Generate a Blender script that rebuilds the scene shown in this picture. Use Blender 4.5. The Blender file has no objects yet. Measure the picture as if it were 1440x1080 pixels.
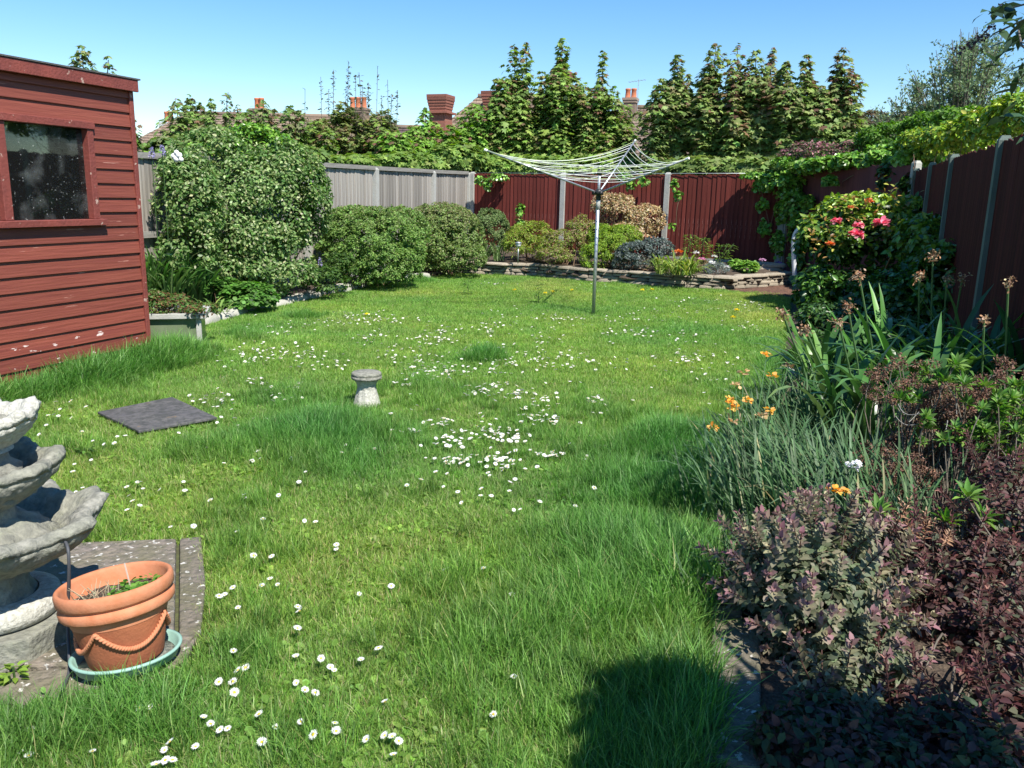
import bpy, math
import numpy as np
from mathutils import Matrix, Vector, Euler

# ---------------------------------------------------------------- camera, sky, sun, exposure
scene = bpy.context.scene
CAM_H, FPX = 1.6, 1170.2
def nz(v):
    v = np.array(v, float); return v/np.linalg.norm(v)
Yc = nz((435/FPX, 254/FPX, -1)); Zc = -nz((-124/FPX, -5179/FPX, -1)); Xc = nz(np.cross(Yc, Zc)); Yc = np.cross(Zc, Xc)
CM = np.stack([Xc, Yc, Zc], 1)
CP = np.array((0, 0, CAM_H))
cd = bpy.data.cameras.new('camera'); cam = bpy.data.objects.new('camera', cd)
scene.collection.objects.link(cam); scene.camera = cam
cd.sensor_width = 36; cd.lens = FPX/1440*36; cd.clip_start = 0.05; cd.clip_end = 900
mw = Matrix.Identity(4)
for r in range(3):
    for c in range(3): mw[r][c] = float(CM.T[r, c])
mw.translation = Vector(CP); cam.matrix_world = mw

SUN_EL = math.radians(53); SUN_DIR = np.array((0.80, -0.60))     # towards the sun, on the ground
world = bpy.data.worlds.new('World'); scene.world = world; world.use_nodes = True
wn = world.node_tree.nodes; wl = world.node_tree.links; wn.clear()
sky = wn.new('ShaderNodeTexSky'); sky.sky_type = 'NISHITA'; sky.sun_disc = False
sky.sun_elevation = SUN_EL; sky.sun_rotation = math.atan2(SUN_DIR[0], SUN_DIR[1])
sky.air_density = 1.0; sky.dust_density = 0.0; sky.ozone_density = 2.6; sky.altitude = 0
bg = wn.new('ShaderNodeBackground'); bg.inputs['Strength'].default_value = 0.102
wo = wn.new('ShaderNodeOutputWorld'); hsw = wn.new('ShaderNodeHueSaturation'); hsw.inputs['Saturation'].default_value = 1.3; wl.new(sky.outputs[0], hsw.inputs['Color']); wl.new(hsw.outputs[0], bg.inputs[0]); wl.new(bg.outputs[0], wo.inputs[0])
sl = bpy.data.lights.new('sun', 'SUN'); sl.energy = 5.0; sl.angle = math.radians(0.53); sl.color = (1, 0.95, 0.87)
so = bpy.data.objects.new('sun', sl); scene.collection.objects.link(so)
sd = Vector((SUN_DIR[0]*math.cos(SUN_EL), SUN_DIR[1]*math.cos(SUN_EL), math.sin(SUN_EL)))
so.rotation_euler = sd.to_track_quat('Z', 'Y').to_euler(); so.location = (6, -6, 12)
scene.view_settings.view_transform = 'Standard'; scene.view_settings.look = 'None'
scene.view_settings.exposure = 0.80; scene.view_settings.gamma = 1.0; scene.view_settings.use_curve_mapping = False
scene.cycles.max_bounces = 6; scene.cycles.transparent_max_bounces = 8; scene.cycles.diffuse_bounces = 3; scene.cycles.glossy_bounces = 3

# ---------------------------------------------------------------- measuring from the photograph's perspective
def ray(px, py): return CM.T @ np.array(((px-720)/FPX, -(py-540)/FPX, -1.0))
def G(px, py, z=0.0):
    r = ray(px, py); return CP + r*(z-CAM_H)/r[2]
_f = CM.T @ np.array((0, 0, -1.0)); FH = nz((_f[0], _f[1], 0))
def D(px, py, d):
    r = ray(px, py); return CP + r*d/(r @ FH)
def PJ(w):
    c = CM @ (np.array(w, float)-CP); return 720-FPX*c[0]/c[2], 540+FPX*c[1]/c[2], -c[2]

# ---------------------------------------------------------------- objects
COL = scene.collection
USED = {}
def tag(o, label=None, cat=None, group=None, kind=None):
    if label: o['label'] = label
    if cat: o['category'] = cat
    if group: o['group'] = group
    if kind: o['kind'] = kind
    return o
def link(name, data, parent=None, loc=None, rot=None, scale=None):
    o = bpy.data.objects.new(name, data); COL.objects.link(o)
    if parent is not None: o.parent = parent
    if loc is not None: o.location = [float(a) for a in loc]
    if rot is not None: o.rotation_euler = [float(a) for a in rot]
    if scale is not None: o.scale = [float(a) for a in (scale if hasattr(scale, '__len__') else (scale,)*3)]
    return o
def thing(name, label, cat, loc=(0, 0, 0), rot=(0, 0, 0), group=None):
    return tag(link(name, None, None, loc, rot), label, cat, group)

class MB:
    def __init__(s): s.V = []; s.F = []; s.M = []; s.C = []; s.n = 0; s.m = 0; s.c = (1, 1, 1)
    def add(s, V, F):
        V = np.asarray(V, float).reshape(-1, 3)
        s.V.append(V); s.C.append(np.broadcast_to(np.asarray(s.c, float), (len(V), 3)).copy())
        for f in F: s.F.append([i+s.n for i in f]); s.M.append(s.m)
        s.n += len(V); return s
    def box(s, a, b, rot=None, at=None, taper=None):
        x0, y0, z0 = a; x1, y1, z1 = b
        V = np.array([(x0,y0,z0),(x1,y0,z0),(x1,y1,z0),(x0,y1,z0),(x0,y0,z1),(x1,y0,z1),(x1,y1,z1),(x0,y1,z1)], float)
        if taper: V[4:, :2] = (V[4:, :2]-V[4:, :2].mean(0))*taper+V[4:, :2].mean(0)
        if rot is not None: V = V @ np.array(rot).T
        if at is not None: V = V+np.array(at)
        return s.add(V, [(0,3,2,1),(4,5,6,7),(0,1,5,4),(1,2,6,5),(2,3,7,6),(3,0,4,7)])
    def tube(s, pts, rad, k=8, caps=True):
        pts = np.array(pts, float); n = len(pts)
        rad = np.broadcast_to(np.array(rad, float), (n,))
        T = np.gradient(pts, axis=0); T /= np.linalg.norm(T, axis=1)[:, None]+1e-12
        ref = np.array((0, 0, 1.0)) if abs(T[0][2]) < 0.9 else np.array((1.0, 0, 0))
        V = []
        for i in range(n):
            a = np.cross(T[i], ref); a /= np.linalg.norm(a)+1e-12; b = np.cross(T[i], a); ref = np.cross(a, T[i])
            for j in range(k):
                t = 2*math.pi*j/k; V.append(pts[i]+rad[i]*(math.cos(t)*a+math.sin(t)*b))
        F = [(i*k+j, (i+1)*k+j, (i+1)*k+(j+1)%k, i*k+(j+1)%k) for i in range(n-1) for j in range(k)]
        if caps: F.append(list(range(k))); F.append(list(range((n-1)*k, n*k))[::-1])
        return s.add(V, F)
    def lathe(s, prof, k=48, fn=None, at=(0, 0, 0)):
        n = len(prof); th = np.arange(k)*2*math.pi/k
        R = np.array([p[0] for p in prof])[:, None]*np.ones(k); Z = np.array([p[1] for p in prof])[:, None]*np.ones(k)
        if fn: R, Z = fn(R, Z, th[None, :]*np.ones((n, 1)))
        V = np.stack([R*np.cos(th), R*np.sin(th), Z], -1).reshape(-1, 3)+np.array(at)
        F = [(i*k+j, i*k+(j+1) % k, (i+1)*k+(j+1) % k, (i+1)*k+j) for i in range(n-1) for j in range(k)]
        return s.add(V, F)
    def prism(s, poly, z0, z1, jit=0):
        n = len(poly); V = [(p[0], p[1], z0) for p in poly]+[(p[0], p[1], z1 if len(p) < 3 else p[2]) for p in poly]
        F = [list(range(n))[::-1], list(range(n, 2*n))]+[(i, (i+1) % n, n+(i+1) % n, n+i) for i in range(n)]
        return s.add(V, F)
    def data(s, name, mats, smooth=False, bevel=0):
        me = bpy.data.meshes.new(name)
        me.from_pydata(np.concatenate(s.V).tolist(), [], s.F)
        for m in (mats if isinstance(mats, (list, tuple)) else [mats]): me.materials.append(m)
        me.polygons.foreach_set('material_index', s.M)
        if smooth: me.polygons.foreach_set('use_smooth', [True]*len(s.F))
        ca = me.color_attributes.new('col', 'FLOAT_COLOR', 'POINT')
        ca.data.foreach_set('color', np.concatenate([np.concatenate(s.C), np.ones((s.n, 1))], 1).ravel().astype(np.float32))
        me.update(); return me
    def obj(s, name, mats, parent=None, smooth=False, loc=None, rot=None, bevel=0):
        o = link(name, s.data(name, mats, smooth), parent, loc, rot)
        if bevel:
            b = o.modifiers.new('bevel', 'BEVEL'); b.width = bevel; b.segments = 2; b.limit_method = 'ANGLE'
        return o

def np_mesh(name, V, F, mats, C=None, smooth=False):
    """V (n,3), F (m,k) index array, C (n,3) per-vertex own colour"""
    me = bpy.data.meshes.new(name); n, m, k = len(V), len(F), F.shape[1]
    me.vertices.add(n); me.vertices.foreach_set('co', np.ascontiguousarray(V, np.float32).ravel())
    me.loops.add(m*k); me.loops.foreach_set('vertex_index', np.ascontiguousarray(F, np.int32).ravel())
    me.polygons.add(m); me.polygons.foreach_set('loop_start', np.arange(0, m*k, k, dtype=np.int32))
    if smooth: me.polygons.foreach_set('use_smooth', np.ones(m, bool))
    for q in (mats if isinstance(mats, (list, tuple)) else [mats]): me.materials.append(q)
    if C is not None:
        ca = me.color_attributes.new('col', 'FLOAT_COLOR', 'POINT')
        ca.data.foreach_set('color', np.concatenate([C, np.ones((n, 1))], 1).ravel().astype(np.float32))
    me.update(calc_edges=True); return me

RNG = np.random.default_rng(7)
def rng(seed): return np.random.default_rng(seed)
def unit(a): return a/(np.linalg.norm(a, axis=-1, keepdims=True)+1e-9)

# leaf templates: (across, along, up)
def tm(v, f): return np.array(v, float), np.array(f, int)
T_DIA = tm([(0,0,0),(.28,.45,.06),(0,1,-.06),(-.28,.45,.06)], [(0,1,2),(0,2,3)])
T_LEAF2 = tm([(0,0,0),(.33,.5,.06),(0,1,-.04),(-.33,.5,.06)], [(0,1,2),(0,2,3)])
T_LEAF = tm([(0,0,0),(.27,.3,.07),(.22,.65,.05),(0,1,-.10),(-.22,.65,.05),(-.27,.3,.07),(0,.48,-.02)], [(0,1,6),(1,2,6),(2,3,6),(3,4,6),(4,5,6),(5,0,6)])
T_NARROW = tm([(0,0,0),(.11,.35,.03),(.09,.7,.02),(0,1,-.12),(-.09,.7,.02),(-.11,.35,.03)], [(0,1,5),(1,2,5),(2,4,5),(2,3,4)])
T_ROUND = tm([(0,0,0),(.3,.2,.04),(.42,.55,.05),(.2,.92,0),(-.2,.92,0),(-.42,.55,.05),(-.3,.2,.04),(0,.5,-.03)], [(0,1,7),(1,2,7),(2,3,7),(3,4,7),(4,5,7),(5,6,7),(6,0,7)])
_a = [(-.12,0),(-.5,.12),(-.34,.38),(-.56,.72),(-.2,.62),(0,1.05),(.2,.62),(.56,.72),(.34,.38),(.5,.12),(.12,0)]
T_MAPLE = tm([(0,.32,.03)]+[(x,y,-.10*(x*x+ (y-.3)**2)*1.6) for x,y in _a], [(0,i+1,i) for i in range(1,11)]+[(0,1,11)])

def leaf_arrays(P, N, U, S, tmpl, C, W=None):
    tv, tf = tmpl; n, k = len(P), len(tv)
    N = unit(N); U = unit(U-N*(N*U).sum(1, keepdims=True)); T = np.cross(U, N)
    S = np.broadcast_to(S, (n,))[:, None, None]; W = 1.0 if W is None else np.broadcast_to(W, (n,))[:, None, None]
    V = P[:, None]+S*(tv[None, :, 0:1]*W*T[:, None]+tv[None, :, 1:2]*U[:, None]+tv[None, :, 2:3]*N[:, None])
    F = (np.arange(n)[:, None, None]*k+tf[None]).reshape(-1, 3)
    return V.reshape(-1, 3), F, np.repeat(C, k, 0)
def join(L):
    V, F, C, n = [], [], [], 0
    for v, f, c in L:
        V.append(v); F.append(f+n); C.append(c); n += len(v)
    return np.concatenate(V), np.concatenate(F), np.concatenate(C)
def palette(cols, w, n, r, jit=.18):
    cols = np.array(cols, float); w = np.array(w, float)/sum(w)
    c = cols[r.choice(len(cols), n, p=w)]
    return np.clip(c*(1+jit*r.normal(size=(n, 1)))*(1+.06*r.normal(size=(n, 3))), .002, .9)
def rdirs(n, r): return unit(r.normal(size=(n, 3)))

def bush_points(n, cen, rad, r, clumps=40, crad=.28, inner=.12, zmin=.02, flat=1.0):
    """points in lumps spread over an ellipsoid, outward direction of each"""
    cen = np.array(cen, float); rad = np.array(rad, float)
    d = rdirs(clumps, r); d[:, 2] = np.where(d[:, 2] < -.5, -d[:, 2], d[:, 2])
    cc = d*(1-crad*.75*r.uniform(.8, 1.25, (clumps, 1)))
    k = r.integers(0, clumps, n); e = rdirs(n, r)
    e = unit(e+d[k]*.7); q = r.uniform(.62, 1.06, (n, 1))*crad*r.uniform(.7, 1.3, (clumps, 1))[k]
    P = cc[k]+e*q
    ins = r.random(n) < inner; P[ins] = (rdirs(n, r)*r.uniform(.5, .92, (n, 1)))[ins]
    P = cen+P*rad; ok = P[:, 2] > zmin
    O = unit((P-cen)/rad**2*rad.mean()); return P[ok], unit(O+e*.5)[ok]

def mat(name, col=(.5, .5, .5), rough=.8, noise=None, bump=None, attr=False, trans=0, spec=.5, metal=0, objvar=0, chips=None, streak=None):
    """principled material; noise=(scale, colour2, contrast), bump=(scale, strength), chips=(scale, colour, threshold), streak=(vector scale, colour2, amount)"""
    m = bpy.data.materials.new(name); m.use_nodes = True; nt = m.node_tree; N, L = nt.nodes, nt.links
    b = N['Principled BSDF']; b.inputs['Roughness'].default_value = rough; b.inputs['Metallic'].default_value = metal
    b.inputs['Specular IOR Level'].default_value = spec
    tc = N.new('ShaderNodeTexCoord')
    def rgb(c):
        q = N.new('ShaderNodeRGB'); q.outputs[0].default_value = (*c, 1); return q.outputs[0]
    if attr:
        a = N.new('ShaderNodeAttribute'); a.attribute_name = 'col'; cur = a.outputs['Color']
        if attr == 'mul':
            mx = N.new('ShaderNodeMix'); mx.data_type = 'RGBA'; mx.blend_type = 'MULTIPLY'; mx.inputs[0].default_value = 1
            L.new(cur, mx.inputs[6]); mx.inputs[7].default_value = (*col, 1); cur = mx.outputs[2]
    else: cur = rgb(col)
    def mixin(cur, fac, c2, mode='MIX'):
        mx = N.new('ShaderNodeMix'); mx.data_type = 'RGBA'; mx.blend_type = mode
        L.new(fac, mx.inputs[0]); L.new(cur, mx.inputs[6]); mx.inputs[7].default_value = (*c2, 1); return mx.outputs[2]
    def nfac(scale, lo, hi, vec=None, detail=6, rough_=.6):
        t = N.new('ShaderNodeTexNoise'); t.inputs['Scale'].default_value = scale; t.inputs['Detail'].default_value = detail; t.inputs['Roughness'].default_value = rough_
        if vec is not None:
            mp = N.new('ShaderNodeMapping'); mp.inputs['Scale'].default_value = vec; L.new(tc.outputs['Object'], mp.inputs[0]); L.new(mp.outputs[0], t.inputs[0])
        else: L.new(tc.outputs['Object'], t.inputs[0])
        mr = N.new('ShaderNodeMapRange'); mr.inputs[1].default_value = lo; mr.inputs[2].default_value = hi; L.new(t.outputs[0], mr.inputs[0]); return mr.outputs[0]
    for nn in ([noise] if noise and not isinstance(noise, list) else (noise or [])):
        cur = mixin(cur, nfac(nn[0], .5-nn[2], .5+nn[2]), nn[1])
    if streak: cur = mixin(cur, nfac(1.0, streak[2], streak[3], streak[0]), streak[1])
    if objvar:
        oi = N.new('ShaderNodeObjectInfo'); mr = N.new('ShaderNodeMapRange'); mr.inputs[3].default_value = 1-objvar; mr.inputs[4].default_value = 1+objvar
        L.new(oi.outputs['Random'], mr.inputs[0]); hs = N.new('ShaderNodeHueSaturation'); L.new(mr.outputs[0], hs.inputs['Value']); L.new(cur, hs.inputs['Color']); cur = hs.outputs[0]
    if chips: cur = mixin(cur, nfac(chips[0], chips[2], chips[2]+.03, chips[3] if len(chips) > 3 else None), chips[1])
    L.new(cur, b.inputs['Base Color'])
    if bump:
        t = N.new('ShaderNodeTexNoise'); t.inputs['Scale'].default_value = bump[0]; t.inputs['Detail'].default_value = 8
        if len(bump) > 2:
            mp = N.new('ShaderNodeMapping'); mp.inputs['Scale'].default_value = bump[2]; L.new(tc.outputs['Object'], mp.inputs[0]); L.new(mp.outputs[0], t.inputs[0])
        else: L.new(tc.outputs['Object'], t.inputs[0])
        bp = N.new('ShaderNodeBump'); bp.inputs['Strength'].default_value = bump[1]; bp.inputs['Distance'].default_value = .02
        L.new(t.outputs[0], bp.inputs['Height']); L.new(bp.outputs[0], b.inputs['Normal'])
    if trans:
        tr = N.new('ShaderNodeBsdfTranslucent'); ms = N.new('ShaderNodeMixShader'); ms.inputs[0].default_value = trans
        hs = N.new('ShaderNodeHueSaturation'); hs.inputs['Saturation'].default_value = 1.15; hs.inputs['Value'].default_value = 1.3
        L.new(cur, hs.inputs['Color']); L.new(hs.outputs[0], tr.inputs[0])
        L.new(b.outputs[0], ms.inputs[1]); L.new(tr.outputs[0], ms.inputs[2]); L.new(ms.outputs[0], N['Material Output'].inputs[0])
    return m

M = {}
M['leaf'] = mat('leaf', attr=True, rough=.55, trans=.36, spec=.35)
M['gloss_leaf'] = mat('glossy_leaf', attr=True, rough=.32, trans=.2, spec=.5)
M['petal'] = mat('petal', attr=True, rough=.7, trans=.35, spec=.2)
M['bark'] = mat('bark', (.09, .07, .05), .9, noise=(9, (.16, .14, .11), .2), bump=(30, .6))
M['twig'] = mat('twig', (.16, .10, .06), .85)
M['dry'] = mat('dry_stalk', attr=True, rough=.9, spec=.2, trans=.1)
M['concrete_post'] = mat('post_concrete', (.42, .42, .39), .9, noise=(6, (.30, .30, .27), .25), bump=(60, .25))
M['red_board'] = mat('red_stained_board', (.155, .034, .025), .85, spec=.2, streak=((22, 22, 1.3), (.075, .014, .012), .35, .75), objvar=.22, chips=(1, (.30, .16, .14), .66, (60, 60, 3.0)), bump=(1, .35, (60, 60, 2)))
M['shaded_red_board'] = mat('shaded_red_board', (.080, .018, .014), .9, spec=.15, streak=((22, 22, 1.3), (.035, .009, .009), .35, .75), objvar=.2, bump=(1, .35, (60, 60, 2)))  # darker copy of the red board, tone lowered to deepen this fence's shade
M['dark_post'] = mat('green_grey_post', (.13, .16, .14), .9, noise=(5, (.08, .11, .09), .25), bump=(60, .25))  # darker and greener than the concrete of the other posts
M['darkening_sheets'] = mat('interior_darkening', (.03, .026, .022), .9)  # near-black for the sheets added to dim the shed interior
M['grey_board'] = mat('weathered_board', (.37, .345, .305), .85, streak=((24, 24, 1.2), (.17, .15, .13), .35, .7), objvar=.28, bump=(1, .5, (60, 60, 2)))
M['grey_rail'] = mat('weathered_rail', (.27, .26, .235), .85, streak=((2, 1.0, 30), (.15, .14, .125), .35, .75), bump=(20, .3))
M['shed_board'] = mat('shed_siding', (.20, .050, .030), .62, streak=((4, 1.6, 40), (.135, .027, .018), .35, .8), objvar=.16, chips=(1, (.36, .17, .13), .66, (3, 2.2, 30)), bump=(1, .3, (3, 3, 60)))
M['shed_board_worn'] = mat('shed_siding_worn', (.21, .052, .031), .62, streak=((4, 1.6, 40), (.13, .024, .02), .35, .8), objvar=.12, chips=(1, (.62, .50, .46), .625, (6, 7, 22)), bump=(1, .3, (3, 3, 60)))
M['shed_trim'] = mat('shed_trim', (.22, .05, .036), .65, noise=(5, (.15, .035, .028), .2), chips=(14, (.40, .27, .22), .64), bump=(50, .3))
M['felt'] = mat('roof_felt', (.06, .06, .058), .95, noise=(20, (.10, .10, .095), .3), bump=(150, .4))
M['soil'] = mat('soil', (.075, .052, .036), .95, noise=[(14, (.13, .095, .065), .2), (80, (.035, .024, .017), .15)], bump=(45, 1.0))
M['mulch'] = mat('bark_mulch', (.14, .058, .034), .9, noise=[(60, (.26, .14, .09), .2), (25, (.06, .03, .02), .15)], bump=(90, 1.0))
M['stone_cast'] = mat('cast_stone', (.36, .345, .295), .92, noise=[(5, (.20, .21, .14), .10), (9, (.25, .245, .205), .2), (30, (.15, .15, .125), .14)], bump=(55, .55))
M['stone_white'] = mat('white_cast_stone', (.50, .49, .43), .9, noise=[(8, (.46, .45, .39), .22), (60, (.34, .33, .28), .1)], bump=(70, .5))
M['wall_stone'] = mat('walling_stone', (.54, .46, .34), .92, noise=[(12, (.34, .29, .22), .2), (50, (.24, .21, .165), .12)], objvar=.2, bump=(40, .8))
M['paving'] = mat('paving_stone', (.20, .165, .145), .92, noise=[(7, (.27, .22, .19), .12), (28, (.10, .09, .075), .10), (4, (.13, .12, .07), .15)], objvar=.12, chips=(26, (.50, .48, .44), .60), bump=(35, 1.0))
M['slate'] = mat('slate', (.085, .083, .09), .72, noise=[(4, (.13, .125, .12), .15), (25, (.06, .062, .06), .1)], chips=(9, (.16, .12, .08), .66), bump=(60, .25), spec=.3)
M['terracotta'] = mat('terracotta', (.48, .175, .08), .8, noise=[(6, (.40, .14, .065), .15), (18, (.52, .22, .12), .2)], chips=(10, (.60, .36, .26), .71), bump=(90, .10), spec=.25)
M['terracotta_old'] = mat('terracotta_stained', (.36, .125, .058), .8, noise=[(8, (.25, .085, .042), .2)], bump=(90, .15), spec=.2)
M['saucer'] = mat('saucer_plastic', (.30, .50, .42), .5, noise=(12, (.22, .36, .30), .25), spec=.4)
M['rubber'] = mat('rubber_cable', (.055, .058, .065), .6)
M['steel'] = mat('galvanised_steel', (.52, .54, .56), .42, metal=.7, noise=(12, (.40, .42, .44), .25))
M['white_line'] = mat('line_plastic', (.80, .82, .78), .5)
M['green_line'] = mat('line_worn', (.50, .60, .30), .55)
M['black'] = mat('black_plastic', (.02, .02, .02), .5)
M['brick_red'] = mat('red_brick', (.26, .09, .06), .9, objvar=.25, noise=(20, (.17, .07, .05), .2), bump=(40, .5))
M['brick_brown'] = mat('brown_brick', (.28, .20, .15), .9, objvar=.25, noise=(20, (.20, .15, .11), .2), bump=(40, .5))
M['pot_clay'] = mat('chimney_clay', (.50, .17, .08), .85, noise=(10, (.38, .12, .06), .2))
M['render'] = mat('wall_render', (.48, .46, .42), .9, noise=(3, (.40, .38, .35), .2))
M['white_paint'] = mat('white_paint', (.75, .75, .73), .6)
M['lead'] = mat('flashing', (.62, .63, .64), .6)
def tile_mat(name, a, b, c):
    m = mat(name, a, .9, noise=[(.6, b, .2), (9, c, .12)], bump=(8, .4)); nt = m.node_tree
    bs = nt.nodes['Principled BSDF']; src = bs.inputs['Base Color'].links[0].from_socket
    br = nt.nodes.new('ShaderNodeTexBrick'); tc = nt.nodes.new('ShaderNodeTexCoord'); mp = nt.nodes.new('ShaderNodeMapping')
    mp.inputs['Rotation'].default_value = (0, 0, 0); nt.links.new(tc.outputs['UV'], mp.inputs[0]); nt.links.new(mp.outputs[0], br.inputs[0])
    br.inputs['Color1'].default_value = (1, 1, 1, 1); br.inputs['Color2'].default_value = (.72, .72, .72, 1); br.inputs['Mortar'].default_value = (.45, .45, .45, 1)
    br.inputs['Scale'].default_value = 1; br.inputs['Brick Width'].default_value = .3; br.inputs['Row Height'].default_value = .27; br.inputs['Mortar Size'].default_value = .012
    mx = nt.nodes.new('ShaderNodeMix'); mx.data_type = 'RGBA'; mx.blend_type = 'MULTIPLY'; mx.inputs[0].default_value = 1
    nt.links.new(src, mx.inputs[6]); nt.links.new(br.outputs[0], mx.inputs[7]); nt.links.new(mx.outputs[2], bs.inputs['Base Color']); return m
M['tile_tan'] = tile_mat('tan_roof_tile', (.34, .24, .165), (.28, .20, .15), (.20, .15, .11))
M['tile_purple'] = tile_mat('purple_roof_tile', (.13, .085, .085), (.17, .10, .09), (.08, .06, .06))
M['tile_brown'] = tile_mat('brown_roof_tile', (.27, .19, .14), (.22, .16, .125), (.16, .12, .10))
# dirty window glass
g = bpy.data.materials.new('window_glass'); g.use_nodes = True; nt = g.node_tree; nd = nt.nodes; ln = nt.links
gb = nd['Principled BSDF']; nd.remove(gb)
tcg = nd.new('ShaderNodeTexCoord'); gl = nd.new('ShaderNodeBsdfGlossy'); gl.inputs['Roughness'].default_value = .02
tp = nd.new('ShaderNodeBsdfTransparent'); tp.inputs[0].default_value = (.62, .70, .68, 1)
fr = nd.new('ShaderNodeFresnel'); fr.inputs[0].default_value = 1.5; m1 = nd.new('ShaderNodeMixShader')
ln.new(fr.outputs[0], m1.inputs[0]); ln.new(tp.outputs[0], m1.inputs[1]); ln.new(gl.outputs[0], m1.inputs[2])
df = nd.new('ShaderNodeBsdfDiffuse'); df.inputs[0].default_value = (.5, .52, .5, 1); m2 = nd.new('ShaderNodeMixShader')
ns1 = nd.new('ShaderNodeTexNoise'); ns1.inputs['Scale'].default_value = 60; ns1.inputs['Detail'].default_value = 3
ns2 = nd.new('ShaderNodeTexNoise'); ns2.inputs['Scale'].default_value = 4; ns2.inputs['Detail'].default_value = 6
ln.new(tcg.outputs['Object'], ns1.inputs[0]); ln.new(tcg.outputs['Object'], ns2.inputs[0])
ra = nd.new('ShaderNodeMapRange'); ra.inputs[1].default_value = .66; ra.inputs[2].default_value = .74; ln.new(ns1.outputs[0], ra.inputs[0])
rb = nd.new('ShaderNodeMapRange'); rb.inputs[1].default_value = .5; rb.inputs[2].default_value = .8; rb.inputs[4].default_value = .22; ln.new(ns2.outputs[0], rb.inputs[0])
ad = nd.new('ShaderNodeMath'); ad.operation = 'MULTIPLY_ADD'; ad.inputs[1].default_value = .5; ad.use_clamp = True
ln.new(ra.outputs[0], ad.inputs[0]); ln.new(rb.outputs[0], ad.inputs[2])
a2 = nd.new('ShaderNodeMath'); a2.operation = 'ADD'; a2.inputs[1].default_value = .015; ln.new(ad.outputs[0], a2.inputs[0])
ln.new(a2.outputs[0], m2.inputs[0]); ln.new(m1.outputs[0], m2.inputs[1]); ln.new(df.outputs[0], m2.inputs[2]); ln.new(m2.outputs[0], nd['Material Output'].inputs[0])
M['glass'] = g
# milky plastic sheet
M['milky'] = mat('milky_plastic', (.17, .20, .13), .25, noise=(3, (.10, .14, .07), .2), spec=.5)
# ================================================================ GROUND
def vnoise(x, y, s, seed):
    r = rng(seed); o = np.zeros_like(x, dtype=float)
    for k in range(5):
        a = r.uniform(0, 2*math.pi); fq = s*r.uniform(.6, 1.7); o += np.sin((x*math.cos(a)+y*math.sin(a))*fq+r.uniform(0, 7)+1.3*np.sin((x*math.sin(a)-y*math.cos(a))*fq*.7+r.uniform(0, 7)))
    return o/5
def gz(x, y): return .02*vnoise(np.asarray(x, float), np.asarray(y, float), 1.6, 3)
M['turf'] = mat('turf_soil', (.070, .095, .028), .95, noise=[(1.3, (.12, .13, .045), .2), (30, (.05, .045, .025), .2)], bump=(40, .8))
xs = np.concatenate([[-300, -60, -20], np.arange(-9, 2.6, .15), [20, 60, 300]]); ys = np.concatenate([[-300, -40, -6], np.arange(.2, 19.6, .15), [30, 80, 420]])
X, Y = np.meshgrid(xs, ys); Z = gz(X, Y); Z[(X < -9) | (X > 2.5) | (Y < .2) | (Y > 19.6)] = 0
nx, ny = len(xs), len(ys); idx = np.arange(nx*ny).reshape(ny, nx)
F = np.stack([idx[:-1, :-1], idx[:-1, 1:], idx[1:, 1:], idx[1:, :-1]], -1).reshape(-1, 4)
tag(link('ground', np_mesh('ground', np.stack([X, Y, Z], -1).reshape(-1, 3), F, M['turf'], smooth=True)), 'mown and trodden turf soil under the daisy lawn, running out past the fences', kind='structure')

EDGE_L = [(-6.9, 7.9), (-7.14, 9.2), (-7.12, 9.6), (-7.3, 11.3), (-7.3, 12.5), (-7.05, 14.2), (-6.9, 15.6)]      # lawn edge of the left bed
WALL = [(-7.1, 15.75), (-6.26, 15.73), (-5.26, 16.0), (-4.3, 15.6), (-3.5, 15.5), (-2.5, 15.36), (-1.6, 15.45), (-.96, 16.24), (-.55, 16.97)]
def bed(name, poly, z, m, lump=.03):
    """lumpy soil sheet over a polygon, as a grid clipped to it"""
    p = np.array(poly); x0, y0 = p.min(0); x1, y1 = p.max(0); st = .12
    X, Y = np.meshgrid(np.arange(x0, x1+st, st), np.arange(y0, y1+st, st))
    ins = np.zeros(X.shape, bool); n = len(p); j = n-1
    for i in range(n):
        a, b = p[i], p[j]; c = ((a[1] > Y) != (b[1] > Y)) & (X < (b[0]-a[0])*(Y-a[1])/(b[1]-a[1]+1e-12)+a[0]); ins ^= c; j = i
    zz = z(X, Y) if callable(z) else z+0*X
    Z = zz+lump*vnoise(X, Y, 9, 5)+lump*.5*vnoise(X, Y, 23, 6)
    Z = np.where(ins, Z, Z-.12)
    ny, nx = X.shape; idx = np.arange(nx*ny).reshape(ny, nx)
    F = np.stack([idx[:-1, :-1], idx[:-1, 1:], idx[1:, 1:], idx[1:, :-1]], -1).reshape(-1, 4)
    k = ins.ravel()[F].any(1)
    return link(name, np_mesh(name, np.stack([X, Y, Z], -1).reshape(-1, 3), F[k], m, smooth=True))
tag(bed('soil_bed', EDGE_L+[(-8.1, 15.6), (-8.1, 7.9)], .05, M['soil']), 'dark soil of the shrub border along the grey fence', kind='structure')
tag(bed('soil_bed', WALL+[(-.72, 17.9), (-8.1, 19.3), (-8.1, 15.7)], lambda x, y: .27+np.clip((y-15.8)/3.2, 0, 1)*.12, M['soil']), 'dry brown soil of the raised flower bed under the red fence', kind='structure')
EDGE_R = [(-.02, 1.2), (-.1, 2.3), (-.22, 3.0), (-.2, 5), (-.12, 8.1), (-.2, 9.5), (-.25, 13.0), (-.3, 15.0)]
tag(bed('soil_bed', EDGE_R+[(1.3, 14.6), (1.3, 1.2)], .05, M['soil']), 'dark soil of the shaded border along the dark red fence', kind='structure')
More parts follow.
